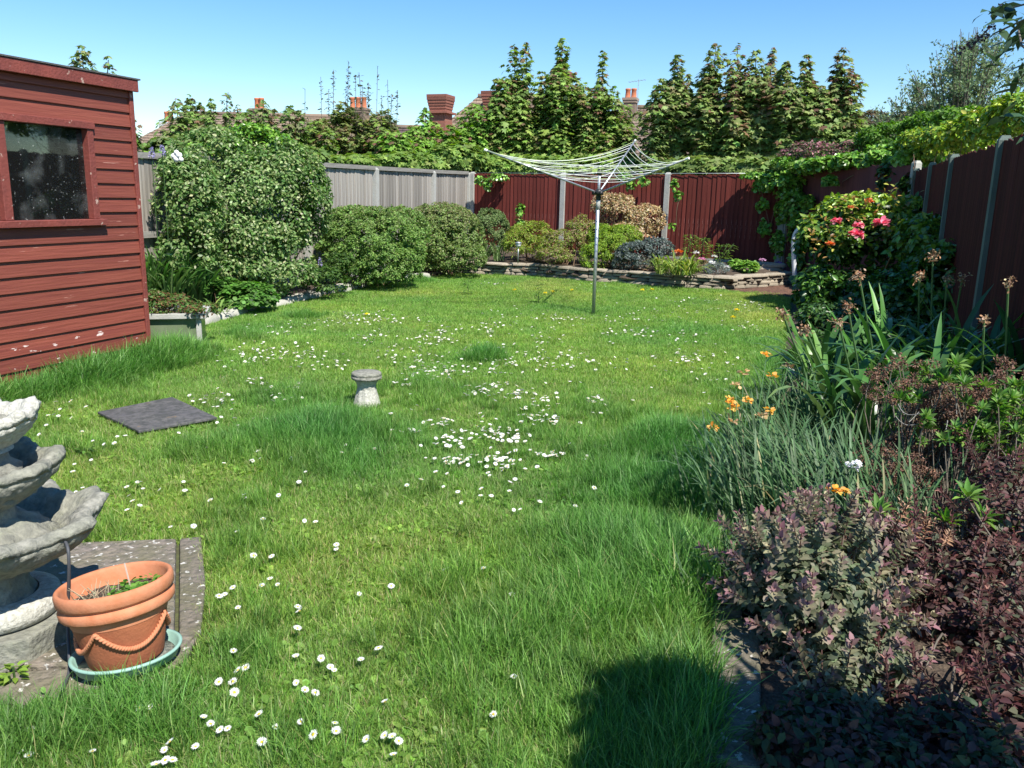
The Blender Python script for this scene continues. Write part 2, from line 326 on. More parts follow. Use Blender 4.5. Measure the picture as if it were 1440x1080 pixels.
tag(bed('mulch_patch', [(-1.75, 15.35), (-.95, 16.2), (-.5, 17.2), (.2, 17.0), (1.0, 14.9), (-.3, 14.85)], .05, M['mulch'], .02), 'reddish bark mulch at the end of the stone wall', kind='structure')

# ================================================================ FENCES
def board_data(w, h, t, m, seed, top_j=.012):
    r = rng(seed); mb = MB(); a, b = r.uniform(-top_j, top_j, 2)
    V = np.array([(0,0,0),(w,0,0),(w,t*.35,0),(0,t,0),(0,0,h+a),(w,0,h+b),(w,t*.35,h+b),(0,t,h+a)], float)  # feather edge: thick one side
    V[:, 1] -= 0
    mb.add(V, [(0,3,2,1),(4,5,6,7),(0,1,5,4),(1,2,6,5),(2,3,7,6),(3,0,4,7)]); return mb.data('board', m)
def post_data(w, h, m):
    mb = MB(); mb.box((-w/2, -w/2, 0), (w/2, w/2, h)); mb.add([(-w/2,-w/2,h),(w/2,-w/2,h),(w/2,w/2,h),(-w/2,w/2,h),(-w*.3,-w*.3,h+.04),(w*.3,-w*.3,h+.04),(w*.3,w*.3,h+.04),(-w*.3,w*.3,h+.04)], [(0,1,5,4),(1,2,6,5),(2,3,7,6),(3,0,4,7),(4,5,6,7)])
    return mb.data('post', m)
def fence(root, posts, side, zb, zt, m, bw, cover, boardt=.018, cap=None, pw=.11, ztops=None, gravel=True, rails_front=False, post_scale=None, pm='concrete_post'):
    """posts: (x,y) ground points, boards on the side of the lawn (side=+1: left of travel)"""
    var = [board_data(bw, 1, boardt, m, 100+i) for i in range(6)]
    r = rng(len(posts)*13+int(zb*100)+1)
    for i, (x, y) in enumerate(posts):
        zz = (ztops[min(i, len(ztops)-1)] if ztops else zt)
        if post_scale is not False:
            p = link('post', post_data(pw, zz+.015, M[pm]), root, (x, y, 0))
            d = np.array(posts[min(i+1, len(posts)-1)])-np.array(posts[max(i-1, 0)]); p.rotation_euler.z = math.atan2(d[1], d[0])
    for i in range(len(posts)-1):
        a, b = np.array(posts[i], float), np.array(posts[i+1], float); d = b-a; Ln = np.linalg.norm(d); d /= Ln
        ang = math.atan2(d[1], d[0]); nrm = np.array((-d[1], d[0]))*side
        z0 = (zb[i] if hasattr(zb, '__len__') else zb); z1 = ztops[i] if ztops else zt; z1b = ztops[i+1] if ztops else zt
        s = pw/2+.004; e = Ln-pw/2-.004; k = 0
        R = Matrix.Rotation(ang, 3, 'Z')
        while s+bw*.5 < e:
            h = z1+(z1b-z1)*((s)/Ln)-z0
            o = link('board', var[r.integers(6)], root)
            p = a+d*s+nrm*(-.012 if side > 0 else .012)
            o.rotation_euler = (0, 0, ang); o.scale = (min(1, (e-s)/bw), 1 if side > 0 else -1, h)
            p = a+d*s-nrm*(.009+.0012*(k % 2)); o.location = (p[0], p[1], z0)
            o.rotation_euler.x = r.normal()*.002
            s += cover*r.uniform(.94, 1.05); k += 1
        mid = (a+b)/2
        if gravel:
            mb = MB(); mb.box((-(Ln-pw)/2, -.025, -.05), ((Ln-pw)/2, .025, z0-.004)); mb.obj('gravel_board', M['concrete_post'], root, loc=(mid[0], mid[1], 0), rot=(0, 0, ang))
        for rz in (.12, .5, .88):      # arris rails behind the boards
            zz = z0+(z1-z0)*rz; q = mid-nrm*.055
            mb = MB(); mb.box((-(Ln-pw)/2, -.03, -.035), ((Ln-pw)/2, .03, .035)); mb.obj('rail', m, root, loc=(q[0], q[1], zz), rot=(0, 0, ang))
        if cap:
            mb = MB(); w = (Ln-pw)/2-.003; mb.box((-w, -.05, 0), (w, .05, cap)); sl_ = math.atan2(z1b-z1, Ln)
            mb.obj('cap_rail', M['grey_rail'], root, loc=(mid[0], mid[1], (z1+z1b)/2+.006), rot=(0, -sl_, ang))
    return root
# back fence
bk = [D(665, 245, 21)[:2], D(793, 246, 19.7)[:2], D(940, 246, 18.5)[:2], D(1105, 246, 17.2)[:2]]
fb = thing('red_fence', 'dark red feather-edge board fence with pale concrete posts behind the raised flower bed', 'fence')
fence(fb, bk, -1, .40, 2.10, M['red_board'], .118, .104, ztops=[2.10, 2.10, 2.12, 2.14])
mb = MB(); mb.tube([(p[0]-.0, p[1]-.03, z) for p, z in zip(bk, (2.13, 2.13, 2.15, 2.17))], .006, 5); mb.obj('top_wire', M['steel'], fb, True)
# corner fence
cn = [np.array(bk[3])+(.10, -.02), np.array((1.36, 15.0))]
fc = thing('corner_fence', 'short purplish red board fence under the ivy between the back post and the right corner', 'fence')
M['purple_board'] = mat('purple_red_board', (.125, .030, .034), .8, streak=((22, 22, 1.3), (.07, .02, .022), .35, .75), objvar=.15, bump=(1, .3, (60, 60, 2)))
fence(fc, cn, -1, .25, 2.24, M['purple_board'], .16, .145, ztops=[2.24, 2.24])
# left fence
lf = [(-8.12, 6.45), (-8.12, 9.75), (-8.14, 12.25), (-8.18, 14.71), (-8.2, 17.36), (-8.2, 19.38)]
fl = thing('grey_fence', 'silvery weathered board fence with cap rail and pale concrete posts down the left side', 'fence')
fence(fl, lf, -1, .20, 2.05, M['grey_board'], .15, .135, cap=.075, ztops=[1.93, 1.96, 2.0, 2.02, 2.05, 2.08], pw=.12)
mb = MB(); mb.box((-8.095, 6.6, .97), (-8.035, 9.65, 1.05)); mb.obj('middle_rail', M['grey_rail'], fl)
# right fence
rf = [(1.36, 14.85), (1.36, 12.8), (1.36, 10.79), (1.36, 8.02), (1.36, 5.95)]
fr_ = thing('dark_red_fence', 'tall dark red board fence with green-grey concrete posts, in shade on the right', 'fence')
fence(fr_, rf, -1, .15, 2.12, M['shaded_red_board'], .125, .112, ztops=[2.12]*5, pw=.10, pm='dark_post')

# ================================================================ LEFT EDGING STONES, KERB, WALL
ed = thing('stone_edging', 'row of pale rough stones edging the lawn beside the left shrub border', 'edging', (-7, 10, 0))
r = rng(21)
def rough_stone(l, w, h, seed, k=3):
    q = rng(seed); V = []
    pts = [(-.5,-.5),(-.1,-.56),(.35,-.5),(.52,-.1),(.48,.42),(.05,.5),(-.42,.48),(-.54,.05)]
    lv = [(0, 1.02), (.55, 1.0), (.88, .88), (1.0, .6)]
    for z, s in lv:
        for (x, y) in pts: V.append((x*l*s*q.uniform(.93, 1.07), y*w*s*q.uniform(.9, 1.1), z*h*q.uniform(.92, 1.06)))
    n = 8; F = [(i*n+j, i*n+(j+1) % n, (i+1)*n+(j+1) % n, (i+1)*n+j) for i in range(3) for j in range(n)]+[list(range(24, 32))]
    mb = MB(); mb.add(V, F); return mb
sv = [rough_stone(1, 1, 1, 50+i).data('stone', M['wall_stone'], True) for i in range(6)]
s_pale = [rough_stone(1, 1, 1, 60+i).data('stone', M['stone_white'], True) for i in range(6)]
def along(poly, step, r, j=.1):
    p = np.array(poly, float); seg = np.linalg.norm(np.diff(p, axis=0), axis=1); cum = np.concatenate([[0], np.cumsum(seg)]); s = 0; out = []
    while s < cum[-1]:
        i = min(np.searchsorted(cum, s, 'right')-1, len(seg)-1); t = (s-cum[i])/seg[i]; q = p[i]*(1-t)+p[i+1]*t; d = p[i+1]-p[i]
        L = step*r.uniform(1-j, 1+j); out.append((q+d/np.linalg.norm(d)*L/2, math.atan2(d[1], d[0]), L)); s += L
    return out
for q, a, L in along(EDGE_L[:6], .33, r, .35):
    link('stone', s_pale[r.integers(6)], ed, (q[0]+7.10+.02*r.normal(), q[1]-10, -.02), (r.normal()*.06, r.normal()*.06, a+r.normal()*.1), (L*.95, r.uniform(.18, .26), r.uniform(.13, .18)))
kb = thing('concrete_kerb', 'worn concrete kerb blocks edging the right border beside the lawn', 'kerb', (0, 0, 0))
for q, a, L in along(EDGE_R[:4], .9, r, .02):
    mb = MB(); mb.box((-L/2+.006, -.085, -.06), (L/2-.006, .085, .085+.01*r.normal()))
    mb.obj('block', M['paving'], kb, loc=(q[0], q[1], 0), rot=(r.normal()*.02, r.normal()*.01, a+r.normal()*.02), bevel=.012)
w_ = thing('stone_wall', 'low buff walling-stone retaining wall round the raised flower bed', 'wall', (0, 0, 0))
for c in range(4):
    for q, a, L in along(WALL, .30, rng(70+c), .38):
        h = .062; o = link('stone', sv[r.integers(6)], w_, (q[0]+r.normal()*.006, q[1]+r.normal()*.006, c*.064-.01), (r.normal()*.02, r.normal()*.02, a), (L*.97, r.uniform(.13, .15), h*r.uniform(.92, 1.0)))
mbk = MB(); 
for i in range(len(WALL)-1):
    a, b = np.array(WALL[i]), np.array(WALL[i+1]); d = b-a; L = np.linalg.norm(d); an = math.atan2(d[1], d[0]); R = np.array(Matrix.Rotation(an, 3, 'Z'))
    mbk.box((0, .0, -.05), (L, .045, .235), rot=R, at=(a[0], a[1], 0))
mbk.obj('mortar_core', M['soil'], w_)
for q, a, L in along(WALL, .42, rng(79), .2):
    link('coping', sv[r.integers(6)], w_, (q[0], q[1], .245), (0, r.normal()*.015, a), (L*.985, .2, .05))
st = thing('stone_stack', 'small stack of two buff stones at the right end of the raised bed', 'stones', tuple(D(1082, 378, 16.4)[:2])+(.27,))
link('stone', sv[1], st, (0, 0, 0), (0, 0, .3), (.5, .25, .1)); link('stone', sv[2], st, (.08, .02, .1), (0, 0, .1), (.42, .22, .08))
gs = G(1118, 530); tag(link('kerb_stone', rough_stone(.42, .28, .13, 91).data('kerb_stone', M['concrete_post'], True), None, (gs[0]+.0, gs[1], 0), (0, 0, 1.4)), 'loose grey stone block among the daffodil leaves at the lawn edge', 'stone')

# ================================================================ SHED
SX = -5.62; S0, S1 = 3.2, 5.85; SB = -7.5
sh = thing('garden_shed', 'red-brown shiplap garden shed with a window, at the left edge of the lawn', 'shed', (SX, S1, 0))
def rel(V): return np.asarray(V, float)-np.array((SX, S1, 0))
wy0, wy1, wz0, wz1 = 3.75, 5.43, 1.285, 2.10     # window opening with frame
bh = .1175; r = rng(5)
var = {}
def siding(y0, y1, z, worn, name='board'):
    mb = MB(); t = .022; o = r.uniform(-.0015, .0015)
    V = [(SX-.012,y0,z),(SX+t+o,y0,z),(SX+.004+o,y0,z+bh+.006),(SX-.012,y0,z+bh+.006),(SX-.012,y1,z),(SX+t+o,y1,z),(SX+.004+o,y1,z+bh+.006),(SX-.012,y1,z+bh+.006)]
    mb.add(rel(V), [(0,1,2,3),(7,6,5,4),(1,5,6,2),(0,4,5,1),(3,2,6,7),(0,3,7,4)])
    ob = mb.obj(name, M['shed_board_worn' if worn else 'shed_board'], sh, bevel=.002)
for i in range(21):
    z = -.02+i*bh
    if z+bh <= wz0-.0 or z >= wz1-.01: siding(S0, S1, z, i in (2, 3))
    else: siding(wy1+.012, S1, z, False); siding(S0, wy0-.012, z, False)
def sbox(a, b, name, m, bev=.004):
    mb = MB(); mb.box(rel(a), rel(b)); return mb.obj(name, M[m], sh, bevel=bev)
sbox((SX-.02, S1, 0), (SX+.03, S1+.045, 2.42), 'corner_trim', 'shed_trim')
# far end wall and back wall boards
for i in range(21):
    z = -.02+i*bh; mb = MB(); mb.box(rel((SB, S1-.02, z)), rel((SX-.022, S1+.018, z+bh-.004))); mb.obj('end_board', M['shed_board'], sh)
    mb = MB(); mb.box(rel((SB-.02, S0, z)), rel((SB, S1-.022, z+bh-.004))); mb.obj('back_board', M['shed_board'], sh)
    mb = MB(); mb.box(rel((SB, S0-.02, z)), rel((SX-.014, S0-.001, z+bh-.004))); mb.obj('near_board', M['shed_board'], sh)
sbox((SB, S0, -.02), (SX-.014, S1-.022, .04), 'floor', 'shed_trim', 0)
# roof (falls slightly to the back), fascia, felt
mb = MB(); a = rel([(SX+.05, S0-.12, 2.46), (SX+.05, S1+.05, 2.46), (SB-.12, S1+.05, 2.30), (SB-.12, S0-.12, 2.30)])
mb.add(np.concatenate([a, a+(0, 0, .022)]), [(3,2,1,0),(4,5,6,7),(0,1,5,4),(1,2,6,5),(2,3,7,6),(3,0,4,7)]); mb.obj('roof_deck', M['shed_trim'], sh)
mb = MB(); a = a+(0, 0, .0225)+np.array([(.035,-.03,0),(.035,.03,0),(-.03,.03,0),(-.03,-.03,0)]); mb.add(np.concatenate([a, a+(0, 0, .012)]), [(3,2,1,0),(4,5,6,7),(0,1,5,4),(1,2,6,5),(2,3,7,6),(3,0,4,7)]); mb.obj('roof_felt', M['felt'], sh)
sbox((SX+.052, S0-.14, 2.385), (SX+.077, S1+.06, 2.478), 'fascia', 'shed_trim')
mb = MB(); mb.box(rel((SB+.01, S0+.01, .05)), rel((SB+.02, S1-.03, 2.2))); mb.box(rel((SB+.03, S1-.045, .05)), rel((SX-.03, S1-.03, 2.25))); mb.box(rel((SB+.03, S0+.01, .05)), rel((SX-.03, S0+.02, 2.25))); mb.obj('darkening_sheets', M['darkening_sheets'], sh)  # added dark sheets inside the walls, keeping the view through the window dim
# window: frame, mullion, panes
def wbox(a, b, name, m='shed_trim', bev=.004): return sbox(a, b, name, m, bev)
fo = SX+.035; fi = SX-.05
wf = wbox((fi, wy0-.01, wz1-.055), (fo+.012, wy1+.01, wz1), 'window_head')
wbox((fi, wy0-.02, wz0-.0), (fo+.035, wy1+.04, wz0+.05), 'window_sill')
wbox((fi, wy1-.06, wz0+.051), (fo, wy1, wz1-.056), 'window_jamb')
wbox((fi, wy0, wz0+.051), (fo, wy0+.06, wz1-.056), 'window_jamb')
wbox((fi, 4.565, wz0+.051), (fo-.006, 4.635, wz1-.056), 'mullion')
for (a, b) in ((4.636, wy1-.061), (wy0+.061, 4.564)):
    mb = MB(); mb.box(rel((SX-.030, a, wz0+.052)), rel((SX-.026, b, wz1-.057))); mb.obj('pane', M['glass'], sh)
# inside the shed
wb = thing('workbench', 'pale grey bench seen dimly through the shed window', 'bench', (-6.9, 5.05, .045))
mb = MB(); mb.box((-.45, -.75, 1.40), (.35, .35, 1.45)); mb.obj('bench_top', M['lead'], wb)
for y in (-.7, .3):
    mb = MB(); mb.box((.25, y-.04, 0), (.33, y+.04, 1.398)); mb.obj('leg', M['lead'], wb)

# ================================================================ COLD FRAME beside the shed
cf = thing('cold_frame', 'low cold frame with a grey rim and cloudy plastic sides beside the shed', 'cold frame', (-5.80, 6.80, 0), (0, 0, .62))
W_, D_, h_ = 1.15, .55, .32
def cbox(a, b, n, m, bev=0):
    mb = MB(); mb.box(a, b); return mb.obj(n, M[m], cf, bevel=bev)
cbox((-W_-.06, -.05, h_), (.06, .03, h_+.05), 'rim', 'concrete_post', .004); cbox((-W_-.06, D_, h_), (.06, D_+.05, h_+.05), 'rim', 'concrete_post', .004)
cbox((-.05, .031, h_), (.06, D_-.001, h_+.05), 'rim', 'concrete_post', .004)
cbox((-W_, 0, .0), (-.045, .012, h_-.002), 'side_panel', 'milky'); cbox((-.014, .05, .0), (0, D_, h_-.002), 'side_panel', 'milky')
cbox((-.045, -.01, 0), (.005, .04, h_-.002), 'corner_post', 'concrete_post', .003)
cbox((-W_, -.012, .12), (-.75, -.001, .16), 'cross_bar', 'concrete_post')
cbox((-W_, .05, .0), (-.02, D_-.02, .25), 'compost', 'soil')
# ================================================================ ROTARY DRYER
pb = G(834, 445); rd = thing('rotary_dryer', 'tall grey rotary washing-line dryer opened out in the middle of the lawn', 'washing line', (pb[0], pb[1], 0))
mb = MB(); mb.tube([(0, 0, -.1), (0, 0, 1.68)], .024, 16); mb.obj('lower_pole', M['steel'], rd, True)
mb = MB(); mb.tube([(0, 0, 1.55), (0, 0, 1.96)], .019, 16); mb.obj('upper_pole', M['steel'], rd, True)
mb = MB(); mb.lathe([(0, 1.575), (.03, 1.575), (.034, 1.60), (.034, 1.64), (.05, 1.65), (.055, 1.68), (.045, 1.70), (.03, 1.72), (0, 1.72)], 20); 
for a in (72, 192, 312):
    c, s = math.cos(math.radians(a)), math.sin(math.radians(a)); mb.box((-.02, -.02, -.025), (.05, .02, .025), rot=[[c, -s, 0], [s, c, 0], [0, 0, 1]], at=(c*.04, s*.04, 1.665))
mb.obj('hub', M['black'], rd, True)
mb = MB(); mb.lathe([(0, 1.90), (.03, 1.90), (.036, 1.93), (.03, 1.965), (0, 1.975)], 16); mb.obj('top_cap', M['black'], rd, True)
mb = MB(); mb.lathe([(.0245, 1.45), (.031, 1.452), (.031, 1.57), (.0245, 1.574)], 16); mb.obj('sleeve', M['concrete_post'], rd, True)
def at_px(px, py, d): return D(px, py, d)-np.array((pb[0], pb[1], 0))
dd = float(pb[:2] @ FH[:2])
tips = [at_px(683, 211, dd-.35), at_px(967, 223, dd-1.05), at_px(893, 198, dd+1.5)]
hubp = np.array((0, 0, 1.665))
for i, t in enumerate(tips):
    h = unit(t-hubp)*.07+hubp
    mb = MB(); mb.tube([h, t], (.0135, .0115), 10); o = mb.obj('arm', M['steel'], rd, True)
    mb = MB(); mb.tube([t-unit(t-hubp)*.02, t+unit(t-hubp)*.02], .016, 8); mb.obj('arm_tip', M['white_line'], rd)
for k, fq in enumerate((.99, .93, .86, .79, .71, .63, .55, .46, .37)):
    mb = MB()
    for i in range(3):
        a = hubp+(tips[i]-hubp)*fq; b = hubp+(tips[(i+1) % 3]-hubp)*fq; L = np.linalg.norm(b-a); t = np.linspace(0, 1, 15)[:, None]
        sag = (.035+.03*RNG.random())*L*(1 if k > 0 else 1.2)
        mb.tube(a*(1-t)+b*t-np.array((0, 0, 1))*sag*4*t*(1-t), .0033, 5)
    mb.obj('line', M['white_line' if k % 3 else 'green_line'], rd, True)

# ================================================================ SLATE, BALUSTER
pc = [G(138, 590), G(243, 570), G(306, 600), G(196, 618)]; c = sum(pc)/4
mb = MB(); mb.prism([(p[0]-c[0], p[1]-c[1]) for p in pc], .0, .018)
sl_o = mb.obj('slate_slab', M['slate'], None, loc=(c[0], c[1], .045), rot=(.015, -.01, 0), bevel=.004)
tag(sl_o, 'flat dark grey slate sheet lying on the lawn near the shed', 'slab')
bp_ = G(516, 571); bl = thing('stone_pedestal', 'small waisted white stone pedestal standing in the long grass of the lawn', 'pedestal', (bp_[0], bp_[1], 0), (0, 0, .2)); bl.scale = (.92, .92, .86); bl.location.z = -.02
H0 = .36
def tw(R, Z, T): # spiral flutes on the waist
    w = np.clip((Z-.03)/.06, 0, 1)*np.clip((.235-Z)/.05, 0, 1); return R*(1+.045*w*np.sin(10*T+22*Z)), Z
mb = MB(); mb.lathe([(.115, -.05), (.122, .0), (.122, .03), (.110, .06), (.092, .12), (.078, .17), (.074, .20), (.082, .235), (.100, .262), (.104, .27)], 80, tw); mb.obj('shaft', M['stone_white'], bl, True)
mb = MB(); mb.lathe([(.104, .271), (.122, .275), (.128, .285), (.126, .30), (.118, .306), (.124, .312), (.122, .328), (.112, .336), (0, .338)], 56); mb.obj('cap', M['stone_cast'], bl, True)

# ================================================================ PAVING PAD, FOUNTAIN, POT
pv = thing('crazy_paving', 'mottled old paving slabs sunk in the grass under the stone fountain', 'paving', (0, 0, 0))
def slab(pix, z=.035):
    p = [G(*q) for q in pix]; cc = sum(p)/len(p); mb = MB(); mb.prism([((q[0]-cc[0])*.985, (q[1]-cc[1])*.985) for q in p], -.08, 0)
    mb.obj('slab', M['paving'], pv, loc=(cc[0], cc[1], z+.004*RNG.normal()), rot=(RNG.normal()*.008, RNG.normal()*.008, 0), bevel=.008)
slab([(-150, 800), (125, 770), (250, 765), (248, 900), (225, 940), (-150, 960)]); slab([(253, 763), (283, 760), (290, 830), (283, 900), (252, 925)])
slab([(-150, 964), (228, 944), (280, 905), (262, 940), (180, 985), (60, 1000), (-150, 1010)])
FX, FY = G(5, 905)[:2]; ft = thing('stone_fountain', 'three-tier weathered stone garden fountain with scalloped bowls at the left', 'fountain', (FX, FY, .035), (0, 0, .25))
def fnp(R, Z, T, lob, ph, zr, dep):
    """scalloped bowl: the rim swells in lobes, scroll relief on the outer face"""
    c = np.cos(lob*T+ph); w = np.clip((Z-(zr-dep))/dep, 0, 1)**1.5
    R2 = R*(1+w*(.085*np.sign(c)*np.abs(c)**.6)); Z2 = Z+w*.010*np.sign(c)*np.abs(c)**.7
    sc = np.sin(lob*2*T+ph*2+30*Z)*np.sin(55*Z+3*np.sin(lob*T))+.6*np.sin(24*T+70*Z)*np.sin(40*Z)
    return R2*(1+.022*w*sc), Z2+.004*sc*w
def bowl(name, R, z, dep, lob, ph, m='stone_cast', th=.055):
    o = [(.10, z-dep), (R*.45, z-dep*.92), (R*.62, z-dep*.78)]
    o += [(R*(.66+.34*math.sin(t*math.pi/2)), z-dep*.72+dep*.66*t) for t in np.linspace(0, 1, 16)]
    o += [(R*1.02, z-.012), (R*1.03, z+.006), (R*.985, z+.020), (R*.94-th*.2, z+.022), (R*.90-th*.5, z+.008), (R*.84-th*.6, z-dep*.22), (R*.70-th, z-dep*.52), (R*.4, z-dep*.66), (.03, z-dep*.7)]
    mb = MB(); mb.lathe(o, 200, lambda r_, z_, t: fnp(r_, z_, t, lob, ph, z, dep))
    ob = mb.obj(name, M[m], ft, True)
    tx = bpy.data.textures.get('scroll') or bpy.data.textures.new('scroll', 'CLOUDS'); tx.noise_scale = .035; tx.noise_depth = 3
    dm = ob.modifiers.new('relief', 'DISPLACE'); dm.texture = tx; dm.strength = .022; dm.mid_level = .5; dm.texture_coords = 'GLOBAL'
    return ob
bowl('bowl', .345, .43, .17, 7, .4); bowl('bowl', .228, .63, .14, 7, 1.3); bowl('bowl', .180, .805, .12, 6, .2, 'stone_white')
def col(name, prof, k=64, fn=None, m='stone_cast'):
    mb = MB(); mb.lathe(prof, k, fn); return mb.obj(name, M[m], ft, True)
leafy = lambda R, Z, T: (R*(1+.03*np.sin(8*T)+.015*np.sin(16*T+60*Z)), Z+.008*np.cos(8*T))
col('column', [(.135, .12), (.13, .15), (.105, .19), (.10, .24), (.13, .275), (.15, .285)], fn=leafy)
col('column', [(.20, .315), (.215, .33), (.215, .36), (.19, .375), (.185, .385), (.165, .40), (.15, .42), (.09, .44), (.08, .49), (.10, .515), (.11, .52)], fn=leafy)
col('column', [(.155, .53), (.16, .545), (.14, .565), (.12, .58), (.12, .615), (.085, .64), (.075, .69), (.09, .72)], fn=leafy)
col('finial', [(.09, .74), (.10, .77), (.085, .79), (.05, .80), (0, .80)], fn=leafy)
col('ring', [(.175, .088), (.195, .095), (.203, .12), (.195, .155), (.16, .165), (.13, .166)], m='stone_white')
oct_ = [(.255*math.cos(math.radians(a)), .255*math.sin(math.radians(a))) for a in range(10, 370, 45)]
mb = MB(); mb.prism(oct_, -.03, .085); mb.obj('plinth', M['stone_cast'], ft, bevel=.008)
def w3(px, py, z): return G(px, py, z)
cable = [w3(86, 757, .46), w3(92, 762, .45), w3(96, 775, .43), w3(97, 800, .37), w3(96, 840, .26), w3(95, 880, .15), w3(97, 915, .09), w3(97, 945, .045), w3(88, 968, .045), w3(75, 990, .045), w3(60, 1003, .04), w3(35, 1012, .03)]
def smooth(pts, n=6):
    P = np.array(pts, float); P = np.concatenate([[2*P[0]-P[1]], P, [2*P[-1]-P[-2]]]); out = []
    for i in range(1, len(P)-2):
        for t in np.linspace(0, 1, n, endpoint=False):
            out.append(.5*((2*P[i])+(-P[i-1]+P[i+1])*t+(2*P[i-1]-5*P[i]+4*P[i+1]-P[i+2])*t*t+(-P[i-1]+3*P[i]-3*P[i+1]+P[i+2])*t**3))
    return np.array(out+[P[-2]])
mb = MB(); mb.tube(smooth(cable), .0055, 8); tag(mb.obj('pump_cable', M['rubber'], None, True), 'dark rubber pump cable trailing from the lowest fountain bowl past the plant pot', 'cable')

pp = G(180, 930, .04); tilt = (math.radians(-4), math.radians(-6), 0)
sa = thing('plant_saucer', 'pale green plastic saucer under the terracotta pot', 'saucer', (pp[0], pp[1], .042), tilt)
mb = MB(); mb.lathe([(0, 0), (.165, 0), (.18, .008), (.192, .036), (.198, .040), (.199, .047), (.190, .050), (.184, .046), (.172, .016), (.16, .008), (0, .008)], 72); mb.obj('tray', M['saucer'], sa, True)
mb = MB(); mb.lathe([(0, .0085), (.165, .0085), (.17, .0145), (0, .0145)], 48); mb.obj('grit', M['stone_cast'], sa, True)
pt = thing('terracotta_pot', 'large double-rimmed terracotta plant pot with a rope swag, leaning in its saucer', 'plant pot', (pp[0]-.0, pp[1], .058), (math.radians(-5), math.radians(-8), .3))
mb = MB(); mb.lathe([(0, 0), (.128, 0), (.134, .008), (.145, .06), (.160, .13), (.172, .19), (.176, .205)], 96); mb.obj('body', M['terracotta_old'], pt, True)
mb = MB(); mb.lathe([(.176, .2055), (.197, .204), (.203, .212), (.205, .232), (.199, .243), (.192, .246), (.191, .250), (.200, .254), (.207, .262), (.209, .292), (.205, .304), (.198, .309), (.191, .305), (.186, .295), (.178, .21), (.17, .17)], 96); mb.obj('rim', M['terracotta'], pt, True)
mb = MB(); n = 400; 
for ln_ in range(2):
    pts = []
    for i in range(n+1):
        t = 2*math.pi*i/n; k = (t*4/(2*math.pi)) % 1; z = .175-.085*(1-(2*k-1)**2)*1.0-.01*math.cos(0); rr = .134+(z-.008)*.232+.006
        ph = i*.9+ln_*math.pi; pts.append(((rr+.0045*math.cos(ph))*math.cos(t), (rr+.0045*math.cos(ph))*math.sin(t), z+.0045*math.sin(ph)))
    mb.tube(pts, .006, 6, False)
mb.obj('rope_swag', M['terracotta'], pt, True)
def lumpy(R, Z, T): return R, Z+.006*np.sin(7*T+R*60)+.004*np.sin(13*T-R*90)
mb = MB(); mb.lathe([(.1835, .235), (.15, .243), (.11, .246), (.07, .243), (.03, .248), (0, .246)], 60, lumpy); mb.obj('compost', M['soil'], pt, True)
r = rng(33)
mb = MB()
for i in range(34):
    a = r.uniform(0, 6.28); q = np.array((-.05+.05*r.normal(), -.05+.03*r.normal(), .243)); d = unit(np.array((r.normal()*.6, r.normal()*.6, .8)))
    mb.c = (.42*r.uniform(.7, 1.2), .33, .22); mb.tube([q, q+d*r.uniform(.02, .07)+(0, 0, .005), q+d*r.uniform(.05, .10)], (.0018, .0015, .0008), 4, False)
mb.c = (.5, .4, .33); mb.tube([(.03, .05, .24), (.028, .05, .29), (.02, .055, .35)], .003, 5)
mb.obj('dead_stalks', M['dry'], pt)
n = 190; P = np.stack([.075+.042*r.normal(size=n), .0+.06*r.normal(size=n), .262+.014*r.random(n)], 1); P = P[np.hypot(P[:, 0], P[:, 1]) < .165]; n = len(P)
U = unit(np.stack([r.normal(size=n), r.normal(size=n), .1+.3*r.random(n)], 1)); Nn = unit(np.stack([.4*r.normal(size=n), .4*r.normal(size=n), np.ones(n)], 1))
link('seedling_leaves', np_mesh('seedling_leaves', *leaf_arrays(P, Nn, U, r.uniform(.014, .028, n), T_ROUND, palette([(.10, .24, .03), (.16, .32, .05), (.07, .16, .03)], (1, 1, .5), n, r))[:2], M['leaf'], np.repeat(palette([(.10, .24, .03), (.16, .32, .05)], (1, 1), n, r), 8, 0)), pt)

pt.scale = (.88,)*3; sa.scale = (.88,)*3
# ================================================================ HOUSES
def brick_stack(root, cx, cy, z0, z1, w, d, m, corb=3, cap='pot_clay', name='chimney', flare=.10):
    mb = MB(); mb.box((cx-w/2, cy-d/2, z0), (cx+w/2, cy+d/2, z1-.075*corb*1.6)); st = mb.obj(name, m, root)
    for i in range(corb):   # corbelled courses
        e = flare*(i+1)/corb*(1 if i < corb-1 else .85); zz = z1-.075*corb*1.6+i*.12
        mb = MB(); mb.box((cx-w/2-e, cy-d/2-e, zz+.002), (cx+w/2+e, cy+d/2+e, zz+.118)); mb.obj('corbel', m, st)
    return st
def pot(root, x, y, z, h=.5, rr=.13):
    mb = MB(); mb.lathe([(rr*1.15, 0), (rr*1.15, .05), (rr, .08), (rr*.85, h*.8), (rr*.95, h*.84), (rr, h*.9), (rr*.95, h), (rr*.7, h), (rr*.65, h*.6)], 14); mb.obj('chimney_pot', M['pot_clay'], root, True, loc=(x, y, z))
